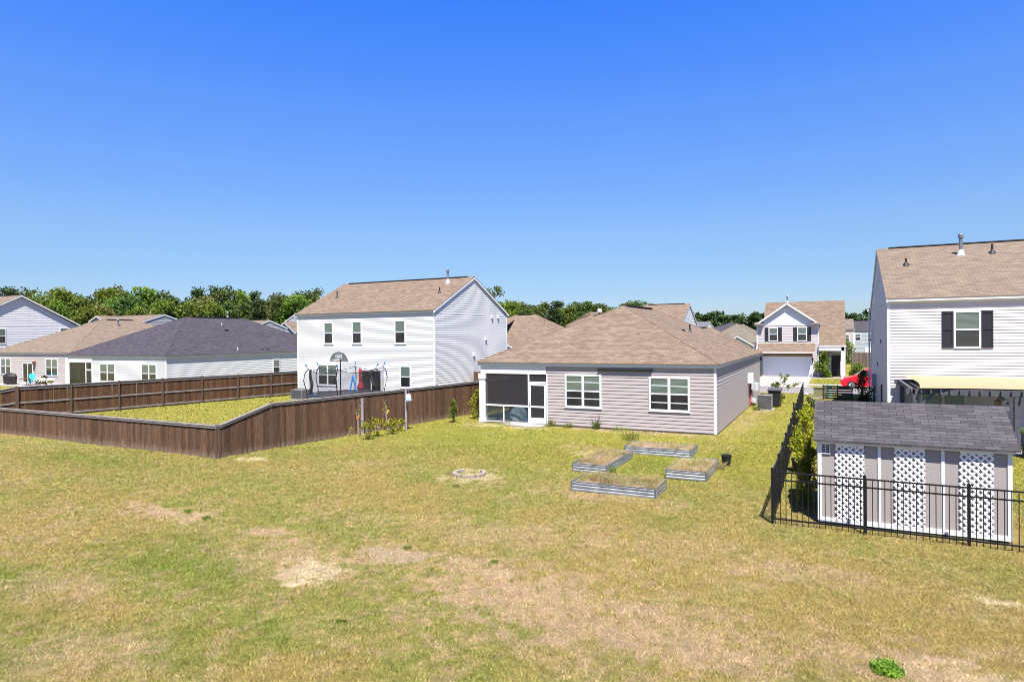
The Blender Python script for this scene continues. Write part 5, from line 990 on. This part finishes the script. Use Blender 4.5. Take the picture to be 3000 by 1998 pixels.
t, FS = far_house(-17.4, -7.6, 62, 68.0, 2.85, 'hip', 'bluegrey', 'tan2', 'long low tan roof across the street behind the taupe house', .62, axis='x'); turtle(t, -9.6, 63.2, 3.8); turtle(t, -11.4, 62.9, 3.7)
# far left roofs
t, FS = far_house(-96.0, -83.8, 54.8, 62.5, 6.5, 'gable', 'grey', 'tan2', 'tan-roofed house with small white gablet behind the light tan roof', .4, zr=7.95); dormer(t, -93.2, -90.0, 54.2, 58.5, 7.1, 7.8, 'white', 'tan2'); roof_pipe(t, -85.5, 58.5, 7.8, .5)
far_house(-75.5, -68.3, 60, 66, 5.7, 'gable', 'bluegrey', 'tan2', 'small tan gable roof behind the charcoal roof', .4, zr=6.9)
t, FS = far_house(-80.0, -71.0, 75, 84, 5.6, 'gable', 'grey', 'tan2', 'grey house with white-trimmed front gables left of the white two-storey', .5, axis='y', zr=8.3, wins=((3.2, 4.3, 4.0, 5.2), (5.0, 6.0, 4.0, 5.2)))
dormer(t, -77.3, -73.0, 72.5, 76, 5.2, 6.9, 'grey', 'tan2'); k = MB(); k.slab([(-79.8, 73.6, 5.3), (-71.0, 73.6, 5.3), (-71.0, 75, 5.8), (-79.8, 75, 5.8)], .08); k.build('porch_roof', 'tan2', t)
# far right houses
far_house(1.3, 2.7, 108, 118, 4.7, 'gable', 'cream', 'olive', 'narrow tan-roofed cream house beyond the grey board fence', .4, zr=6.5, wins=((.15, .85, 2.9, 4.1),))
t, FS = far_house(2.8, 14, 110, 120, 4.6, 'gable', 'bluegrey', 'dark', 'blue-grey two-storey house with dark roof and white door beyond the grey fence', .35, zr=6.2, wins=((.1, .95, 3.1, 4.2), (1.7, 2.5, 2.9, 4.2), (2.9, 3.6, .9, 2.2), (5, 6, 2.9, 4.2)))
dd = MB(); dd.box((4.25, 109.93, .1), (5.2, 110, 2.1)); dd.build('door', 'trim', t)

# red car
t = thing('parked_car', (3.0, 57.3, 0), 'bright red hatchback parked at the kerb, rear hidden by the off-white house', 'car'); cx, cy = 0.72, 56.2
W_ = 1.72; prof = [(0.05, .35), (0.0, .55), (.05, .72), (.30, .86), (1.05, 1.02), (1.62, 1.48), (2.1, 1.60), (3.5, 1.60), (3.95, 1.45), (4.1, 1.0), (4.12, .4), (3.9, .25), (.2, .25)]
def xs_(q, y): return (cx-.25+q[0], cy+y, q[1]-.02)
b_ = MB(); n_ = len(prof); ins = [.12 if z > 1.05 else (.04 if z > .8 else 0) for _, z in prof]
A = [xs_(p, ins[i]) for i, p in enumerate(prof)]; B = [xs_(p, W_-ins[i]) for i, p in enumerate(prof)]
b_.poly(A); b_.poly(list(reversed(B)))
for i in range(n_): j = (i+1) % n_; b_.poly([B[i], B[j], A[j], A[i]])
o = b_.build('body', 'carred', t); bv = o.modifiers.new('bevel', 'BEVEL'); bv.width = .05; bv.segments = 3; bv.limit_method = 'ANGLE'
def cpoly(pts, y, name, mat, par=t): q = MB(); q.poly([(cx-.25+a, cy+y-ins_(z)*-1, z-.02) for a, z in pts]); return q.build(name, mat, par)
def ins_(z): return .12*min(1, max(0, (z-.95)/.3))-.012
cpoly([(1.22, 1.05), (2.0, 1.05), (2.0, 1.50), (1.72, 1.47)], 0, 'side_window', 'glass'); cpoly([(2.08, 1.05), (3.0, 1.05), (3.0, 1.52), (2.08, 1.51)], 0, 'side_window', 'glass'); cpoly([(3.08, 1.08), (3.75, 1.1), (3.6, 1.5), (3.08, 1.52)], 0, 'side_window', 'glass')
q = MB(); q.poly([xs_((1.10, 1.075), .16), xs_((1.10, 1.075), W_-.16), xs_((1.585, 1.475), W_-.2), xs_((1.585, 1.475), .2)]); q = q.build('windscreen', 'glass', t); q.location = (-.015, 0, .015)
for X in (.78, 3.35):
    for Y_ in (-.02, W_-.18): 
        q = MB(); q.tube([(cx-.25+X, cy+Y_, .30), (cx-.25+X, cy+Y_+.2, .30)], .32, 20); o = q.build('wheel', 'tyre', t); q = MB(); q.tube([(cx-.25+X, cy+Y_-.012, .30), (cx-.25+X, cy+Y_+.19, .30)], .21, 12); q.build('rim', 'rim', o)
for Y_ in (.1, W_-.42): q = MB(); q.obox((cx-.25+.16, cy+Y_+.16, .74), (.8, 0, .3), (0, 1, 0), (-.3, 0, .8), .12, .17, .07); q.build('headlight', 'lampglass', t)
q = MB(); q.box((cx+1.2, cy-.16, 1.0), (cx+1.38, cy+.02, 1.14)); q.build('wing_mirror', 'carred', t)

# utility boxes
t = thing('utility_box', (-.9, 47.6, 0), 'olive green utility box on the lawn near the road', 'utility box'); p = MB(); p.box((-1.2, 47.3, .1), (-.6, 47.9, .72)); p.build('cabinet', 'utilgreen', t); p = MB(); p.box((-1.24, 47.26, .72), (-.56, 47.94, .76)); p.build('lid', 'utilgreen', t); p = MB(); p.box((-1.35, 47.2, -.02), (-.5, 48.0, .1)); p.build('pad', 'concrete', t)
p = MB(); p.lathe((-.25, 48.6, 0), [(.17, 0), (.15, .7), (.19, .72), (.17, .85), (.001, .88)], 14); one('cable_pedestal', p, 'palegreen', (-.25, 48.6, 0), 'pale green cable pedestal behind the black slat screen', 'pedestal')
p = MB(); p.lathe((-1.7, 48.9, 0), [(.001, 0), (.13, .06), (.15, .14), (.1, .22), (.001, .25)], 12); one('ball', p, 'litter', (-1.7, 48.9, 0), 'white ball on the lawn near the road', 'ball')

# ------------------------------------------------------------------ shrubs, saplings, weeds
def shrub(name, x, y, h, r, mat, label, n=500, ls=(.05, .1), cat='shrub', group=None, pot=None, base=.1, shape='column', blobs=14):
    t = thing(name, (x, y, 0), label, cat, group); f_ = MB(); s_ = MB()
    for i in range(blobs):
        k = (i+.5)/blobs; z = base+(h-base)*k; rr = r*(math.sin(math.pi*min(1, .15+k*.85))**.5 if shape == 'round' else (1-.45*k))
        a = random.random()*6.28; q = random.uniform(.1, .75)*rr; c = (x+q*math.cos(a), y+q*math.sin(a), z); b = rr*random.uniform(.45, .7)
        leaves(f_, ball_pts(c, (b, b, b*1.0), n//blobs, .3), *ls, flat=.6); s_.tube([(x, y, 0), (x+(c[0]-x)*.5, y+(c[1]-y)*.5, z*.6), c], .012+.01*h, 5, .005)
    s_.build('stem', 'bark', t); f_.build('foliage', mat, t)
    if pot: p = MB(); p.lathe((x, y, 0), [(pot*.75, 0), (pot, pot*1.5), (pot*.9, pot*1.5), (.001, pot*1.3)], 14); p.build('pot', 'blackplastic', t)
shrub('columnar_shrub', -17.4, 28.0, 1.15, .30, 'shrubg', 'upright green shrub in the lawn in front of the tall brown fence', 900, (.05, .1), base=.25)
shrub('leafy_shrub', -16.95, 29.7, 1.55, .48, 'privet', 'bright yellow-green shrub beside the white porch column', 1300, (.06, .11), shape='round')
shrub('leafy_shrub', -.62, 18.9, 1.7, .32, 'privet', 'tall yellow-green shrub against the left end of the shed', 2600, (.05, .09), shape='round', base=.25)
shrub('leafy_shrub', -.72, 17.85, .85, .24, 'privet', 'low green shrub at the near left corner of the shed', 800, (.04, .08), shape='round')
shrub('leafy_shrub', -.95, 22.2, 1.25, .42, 'privet', 'yellow-green shrub in a black pot inside the metal fence', 1500, (.05, .09), shape='round', pot=.28, base=.4)
shrub('leafy_shrub', -1.0, 25.6, 1.5, .5, 'privet', 'yellow-green shrub behind the potted one along the metal fence', 1500, (.06, .1), shape='round')
shrub('leafy_shrub', -.95, 29.0, 1.45, .5, 'privet', 'yellow-green shrub beside the fence cross run behind the shed', 1200, (.06, .1), shape='round')
shrub('leafy_shrub', -1.1, 35.0, 1.2, .45, 'darkshrub', 'darker green shrub farthest along the metal fence', 700, (.07, .12), shape='round')
shrub('leafy_shrub', 1.5, 43.5, 2.1, .62, 'darkshrub', 'dark green shrub in front of the shaded wall of the off-white house', 1500, (.08, .14), shape='round', base=.2)
shrub('leafy_shrub', 6.05, 27.6, 1.35, .32, 'shrubg', 'green shrub with yellow tips in a dark planter at the right edge', 900, (.05, .1), shape='round', pot=.3, base=.5)
shrub('leafy_shrub', -.75, 69.2, 2.6, .95, 'shrubg', 'big bright green shrub beside the entrance porch of the pink house', 1500, (.15, .25), shape='round')
shrub('leafy_shrub', 1.9, 69.6, 1.35, .75, 'shrubg', 'round green shrub right of the pink house porch column', 900, (.13, .22), shape='round')
shrub('leafy_shrub', -7.1, 69.2, 1.5, .5, 'shrubg', 'narrow green shrub at the left corner of the pink house', 700, (.12, .2), shape='round')
shrub('leafy_shrub', 1.6, 100, 3.4, 1.1, 'shrubg', 'small green tree in front of the blue-grey house beyond the fence', 900, (.2, .35), shape='round', cat='tree')
def sapling(x, y, h, label, mat='weedleaf', n=140, w=.5, ls=(.06, .11), branches=7, mats='twig'):
    t = thing('sapling', (x, y, 0), label, 'sapling'); s_ = MB(); f_ = MB()
    for i in range(branches):
        a = random.random()*6.28; k = random.uniform(.5, 1); p0 = Vector((x, y, 0)); p2 = p0+Vector((math.cos(a)*w*k, math.sin(a)*w*k*.7, h*random.uniform(.6, 1))); p1 = p0*.5+p2*.5+Vector((0, 0, h*.15)); s_.tube([p0, p1, p2], .012, 5, .004)
        for _ in range(n//branches): q = random.uniform(.3, 1); c = p1*(1-q)+p2*q if q > .5 else p0*(1-q)+p1*q; leaves(f_, [c+Vector((random.gauss(0, .06), random.gauss(0, .06), random.gauss(0, .06)))], *ls, flat=.8)
    s_.build('stem', mats, t); f_.build('foliage', mat, t); return t
sapling(-3.0, 43.4, 1.9, 'spindly green sapling behind the black wheelie bin', 'shrubg', 420, 1.2, (.10, .18), 9)
for (x, y, h, lb, rb) in ((-17.95, 21.9, .75, 'leafy sapling nearest the camera at the foot of the tall brown fence', None), (-18.1, 22.7, .9, 'bushy sapling by the fence with an orange and yellow ribbon', 'yellow'), (-17.9, 23.5, .7, 'low spreading sapling between the ribboned ones by the fence', None), (-18.15, 24.4, .6, 'small leafy sapling next to the feeder pole', None), (-18.6, 24.1, 1.5, 'bare tall sapling with a yellow ribbon against the brown fence', 'yellow'), (-18.9, 22.4, 1.4, 'bare forked sapling right of the pale pipe post', 'orange'), (-19.3, 22.2, .5, 'bleached stick-like sapling left of the pale pipe post', None)):
    bare_ = h > 1.2 or h == .5; t = sapling(x, y, h, lb, 'privet', 26 if bare_ else 320, .22 if bare_ else .34, (.06, .12), 4 if bare_ else 9)
    if rb: p = MB(); p.obox((x+.05, y-.05, h*.62), (.5, 0, .87), (0, 1, 0), (-.87, 0, .5), .10, .01, .03); p.build('ribbon', rb, t)
def tuft(x, y, h, r, n, mat, name, label, cat='weed', group=None):
    t = MB(); straw = mat in ('straw', 'soil')
    for _ in range(n):
        a = random.random()*6.28; q = random.random()**.6*r*.8; b0 = Vector((x+q*math.cos(a), y+q*math.sin(a), -.01)); l = h*random.uniform(.25, 1)*(1-.5*q/r); a2 = random.random()*6.28; k = random.uniform(.1, 1.0 if straw else .5)
        tip = b0+Vector((math.cos(a2)*l*k, math.sin(a2)*l*k, l*(.6 if straw else 1))); sd = Vector((-math.sin(a2), math.cos(a2), 0))*random.uniform(.002, .005); md = (b0+tip)/2+Vector((0, 0, l*.12)); t.poly([b0-sd, b0+sd, md+sd*.8, tip, md-sd*.8])
        if not straw:
            for u_ in (.3, .5, .7, .85, 1.0): leaves(t, [b0*(1-u_)+tip*u_+Vector((random.gauss(0, .015), random.gauss(0, .015), random.gauss(0, .012)))], .025, .055, .8)
    return one(name, t, mat, (x, y, 0), label, cat, group)
M['weedbright'] = leafmat('bright_weed', (0.15, 0.27, 0.035), 0.3, 0.45, 0.02, 3)
tuft(.6, 9.6, .15, .25, 230, 'weedbright', 'weed_clump', 'bright green weed clump in the lawn at the lower right')
for i, (x, y, h, r, m_, lb) in enumerate(((-12.2, 28.5, .55, .3, 'weedleaf', 'tall weeds beside the screen door step'), (-11.3, 28.45, .35, .3, 'weedleaf', 'low weeds below the left window of the taupe house'), (-9.9, 28.5, .8, .22, 'shrubg', 'tallest weed against the taupe wall right of the left window'),
    (-8.7, 28.3, .3, .6, 'weedleaf', 'green weed patch below the taupe wall between the windows'), (-7.4, 28.3, .28, .5, 'straw', 'dry weeds below the right window of the taupe house'), (-7.6, 26.1, .55, .5, 'weedleaf', 'grey-green weed bush between the wall and the far raised bed'), (-6.9, 24.6, .5, .5, 'straw', 'straw clump spilling at the back of the far raised bed'),
    (-15.9, 28.5, .2, .25, 'soil', 'withered brown clump in front of the porch column'), (-3.95, 38.9, .4, .25, 'weedleaf', 'green weeds in front of the grey air conditioner'), (-6.4, 19.75, .35, .22, 'weedleaf', 'green weeds at the front corner of the left raised bed'), (-3.35, 21.6, .55, .22, 'straw', 'dry stalks leaning over beside the bucket'), (-14.5, 28.62, .22, .7, 'weedleaf', 'grass growing up against the lower porch screen'), (-11.0, 17.3, .18, .2, 'straw', 'dry grass at the left of the stone ring'))):
    tuft(x, y, h, r, 75, m_, 'weed_clump', lb)
for i, (x, y) in enumerate(((-9.9, 16.05), (-14.7, 10.85), (-13.75, 10.65), (-7.95, 10.9), (-5.9, 10.9), (-6.8, 7.6))):
    tuft(x, y, .09, .12, 50, 'weedleaf', 'weed_clump', ('tiny green weed near the left side of the stone ring', 'tiny green weed at the left end of the reddish bare strip', 'tiny green weed at the right end of the reddish bare strip', 'tiny green weed above the grey sandy patch', 'tiny green weed beside the small pale sandy patch', 'tiny green weed alone in the nearest lawn')[i], group='tiny lawn weeds')
ws = MB()
for _ in range(34):
    cx_, cy_ = random.choice(((-15.9, 27.9), (-15.4, 26.6), (-13.0, 27.2), (-6.6, 28.2), (-10.4, 28.0), (-13.6, 25.0), (-6.4, 25.4))); x, y = random.gauss(cx_, .5), random.gauss(cy_, .25); s_ = random.uniform(.012, .045); a = random.random()*3.14; ws.obox((x, y, .03), (math.cos(a), math.sin(a), .1), (-math.sin(a), math.cos(a), 0), (0, 0, 1), s_, s_*.5, .006)
tag(ws.build('litter', 'litter'), 'white scraps scattered over the lawn near the taupe house', 'litter', None, 'stuff')

# ------------------------------------------------------------------ trees
def crown_mesh(kind, seed, H):
    random.seed(seed); f_ = MB(); w_ = MB(); pts = []
    if kind == 'broad':
        R_ = H*.28; nb = 46
        for i in range(nb):
            k = random.random(); z = H*(.22+.72*k); rr = R_*math.sin(math.pi*(.18+.75*k))**.7; a = random.random()*6.28; q = rr*random.uniform(.3, 1); c = (q*math.cos(a), q*math.sin(a), z); b = H*random.uniform(.065, .115); pts.append(c)
            leaves(f_, ball_pts(c, (b*1.15, b*1.15, b), 95, .45), H*.026, H*.05, 1)
    elif kind == 'pine':
        for i in range(38):
            k = random.random()**.75; z = H*(.20+.77*k); rr = H*.19*(1-.55*k)+H*.02; a = random.random()*6.28; q = rr*random.uniform(.2, 1); c = (q*math.cos(a), q*math.sin(a), z); b = H*random.uniform(.055, .09); pts.append(c)
            leaves(f_, ball_pts(c, (b*1.3, b*1.3, b*.8), 95, .35), H*.022, H*.042, .5)
    else:                                                            # open: irregular, sky showing through
        for i in range(15):
            k = random.random(); z = H*(.45+.5*k); rr = H*.17; a = random.random()*6.28; q = rr*random.uniform(.1, 1); c = (q*math.cos(a), q*math.sin(a), z); b = H*random.uniform(.04, .075); pts.append(c)
            leaves(f_, ball_pts(c, (b*1.3, b*1.3, b*.8), 90, .2), H*.018, H*.034, .8)
    w_.tube([(0, 0, -.3), (H*.01, 0, H*.3), (-H*.008, H*.01, H*.6), (0, 0, H*.9)], H*.019, 7, H*.005)
    for c in pts[:14]: z = max(H*.2, c[2]-H*.14); w_.tube([(0, 0, z), (c[0]*.5, c[1]*.5, z+(c[2]-z)*.6), c], H*.007, 5, H*.002)
    return f_, w_
PROTO = {}
for kind, n_ in (('broad', 4), ('pine', 3), ('open', 2)):
    for i in range(n_): PROTO[kind, i] = crown_mesh(kind, 100+i*7+len(kind), 10.0)
MESH = {}
def tree(x, y, H, kind, var, mat, wide=1.0):
    key = (kind, var, mat); o = bpy.data.objects.new('broadleaf_tree' if kind != 'pine' else 'pine_tree', None); COL.objects.link(o); s_ = H/10; o.location = (x, y, 0); o.scale = (s_*wide, s_*wide, s_); o.rotation_euler = (0, 0, random.random()*6.28)
    if key not in MESH:
        f_, w_ = PROTO[kind, var]; a = w_.build('trunk', 'bark', o); b = f_.build('crown', mat, o); MESH[key] = (a, b)
    else:
        for q in MESH[key]: c = q.copy(); COL.objects.link(c); c.parent = o
    return o
def at(u, F_): L_ = (u-1500)/1880*F_; return .894*L_-.448*F_, .448*L_+.894*F_
ORD = ['first', 'second', 'third', 'fourth', 'fifth', 'sixth', 'seventh', 'eighth', 'ninth', 'tenth', 'eleventh', 'twelfth', 'thirteenth', 'fourteenth', 'fifteenth', 'sixteenth', 'seventeenth', 'eighteenth', 'nineteenth', 'twentieth', 'twenty-first', 'twenty-second', 'twenty-third', 'twenty-fourth', 'twenty-fifth', 'twenty-sixth', 'twenty-seventh', 'twenty-eighth', 'twenty-ninth', 'thirtieth']
random.seed(5); rowA = []; u = -60
kinds = ['oak2', 'oak1', 'oak1', 'paleleaf', 'oak2', 'oak1', 'oak2', 'oak1', 'paleleaf', 'oak2', 'oak1']
DESC = {'oak1': 'bright green broadleaf tree', 'oak2': 'mid green broadleaf tree', 'paleleaf': 'pale olive broadleaf tree', 'pineleaf': 'dark pine'}
def row(u0, u1, F_, hv, step, mats, where, grp, kind='broad', jit=10, hj=.14, wide=.82):
    u = u0; k = 0; cnt = {}
    while u < u1:
        F2 = F_+random.uniform(-5, 5); x, y = at(u, F2); H = (4.4+hv/1880*F2)*random.uniform(1-hj, 1+hj*.55); mt_ = random.choice(mats); kd = 'pine' if mt_ == 'pineleaf' else kind
        o = tree(x, y, H, kd, random.randrange({'broad': 4, 'pine': 3, 'open': 2}[kd]), mt_, wide*random.uniform(.9, 1.2)); cnt[mt_] = cnt.get(mt_, 0)+1; d = DESC[mt_]
        tag(o, f'{d}, {ORD[min(29, cnt[mt_]-1)]} of its colour in {where}', 'tree', grp); u += step*random.uniform(.75, 1.25); k += 1
row(-90, 960, 108, 118, 36, ['oak1', 'oak1', 'oak2', 'oak2', 'paleleaf', 'pineleaf'], 'the left treeline, front row', 'trees of the left treeline')
row(-60, 960, 126, 141, 38, ['oak2', 'oak2', 'oak1', 'pineleaf'], 'the left treeline, back row', 'trees of the left treeline')
row(1410, 1900, 160, 92, 42, ['oak2', 'oak1', 'oak2', 'pineleaf'], 'the middle trees, front row', 'trees above the middle roofs', wide=1.15)
row(1400, 1960, 176, 96, 40, ['oak2', 'pineleaf'], 'the middle trees, back row', 'trees above the middle roofs', wide=1.15)
row(960, 1400, 150, 90, 60, ['oak2', 'oak1'], 'the trees behind the white house', 'trees behind the white two-storey house')
for (u, v, F_, kind, mt_, lb) in ((308, 832, 122, 'open', 'oak2', 'tall open-crowned tree rising above the left treeline over the light tan roof'), (910, 832, 128, 'open', 'oak2', 'lone open-crowned tree just left of the white two-storey roof'), (1438, 828, 132, 'open', 'oak2', 'tall dark tree rising directly behind the white gable'),
    (1462, 884, 120, 'broad', 'oak1', 'yellow-green tree just right of the white gable'), (1690, 877, 168, 'open', 'oak2', 'tall tree standing out above the middle roofs on the left'), (1778, 882, 168, 'open', 'oak2', 'tall tree standing out above the middle roofs by the white round vent'), (185, 842, 112, 'broad', 'oak1', 'bright green tall tree standing out at the left of the treeline')):
    x, y = at(u, F_); hz = 984-.0104*(u-1500); H = 4.4+(hz-v)/1880*F_; tag(tree(x, y, H, kind, 0 if kind == 'broad' else random.randrange(2), mt_, 1.0), lb, 'tree')
# far pine wood, reads as one mass
def wood(u0, u1, F_, hv, n, label, seed):
    random.seed(seed); f_ = MB()
    for i in range(n):
        u = u0+(u1-u0)*(i+random.random())/n; F2 = F_+random.uniform(-14, 14); x, y = at(u, F2); H = (4.4+hv/1880*F2)*random.uniform(.86, 1.04)
        for j in range(18):
            k = random.random()**.8; z = H*(.12+.84*k); rr = H*.26*(1.1-.75*k); a = random.random()*6.28; q = rr*random.random(); b = H*random.uniform(.07, .11); leaves(f_, ball_pts((x+q*math.cos(a), y+q*math.sin(a), z), (b*1.3, b*1.3, b*.9), 60, .4), .6, 1.3, .6)
    tag(f_.build('pine_wood', 'pineleaf', None, at((u0+u1)/2, F_)+(0,)), label, 'woodland', None, 'stuff')
wood(1990, 3050, 228, 64, 70, 'dark green pine wood along the horizon behind the right-hand houses', 3)
wood(-700, -60, 130, 120, 26, 'green wood continuing beyond the left edge', 4)
wood(1380, 2060, 215, 62, 40, 'dark wood filling the horizon behind the middle trees', 6)
def split_loose(o):
    me = o.data; key = {}; par = list(range(len(me.polygons)))
    def fd(i):
        while par[i] != i: par[i] = par[par[i]]; i = par[i]
        return i
    for p in me.polygons:
        for v in p.vertices:
            k = tuple(round(q, 3) for q in me.vertices[v].co)
            if k in key: par[fd(p.index)] = fd(key[k])
            else: key[k] = p.index
    gr = {}
    for p in me.polygons: gr.setdefault(fd(p.index), []).append(p)
    if not 2 <= len(gr) <= 24: return
    uvl = me.uv_layers[0].data
    for n_, ps in enumerate(gr.values()):
        nm = bpy.data.meshes.new(o.name.split('.')[0]); vs_ = []; fs = []; uv = []
        for p in ps: b0 = len(vs_); vs_ += [tuple(me.vertices[v].co) for v in p.vertices]; fs.append(tuple(range(b0, len(vs_)))); uv += [c for l in p.loop_indices for c in uvl[l].uv]
        nm.from_pydata(vs_, [], fs); nm.uv_layers.new(name='UVMap').data.foreach_set('uv', uv); nm.materials.append(me.materials[0]); nm.update()
        if n_ == 0: first = nm
        else: c = o.copy(); c.data = nm; c.name = o.name.split('.')[0]; COL.objects.link(c)
    o.data = first
for o in list(bpy.data.objects):
    if o.type == 'MESH' and o.name.startswith('rail') and len(o.data.polygons) <= 30: split_loose(o); continue
    if o.type == 'MESH' and o.parent is not None and not o.children and o.name.split('.')[0] in ('corner_trim', 'beam', 'rake_board', 'return_roof', 'leg', 'screen_panel', 'cable', 'meter_box', 'brace', 'porch_column', 'crossbar', 'roof', 'fascia', 'blind_rail') and o.name.split('.')[0] != 'roof': split_loose(o)
for o in bpy.data.objects:
    if '_o' in o: del o['_o']
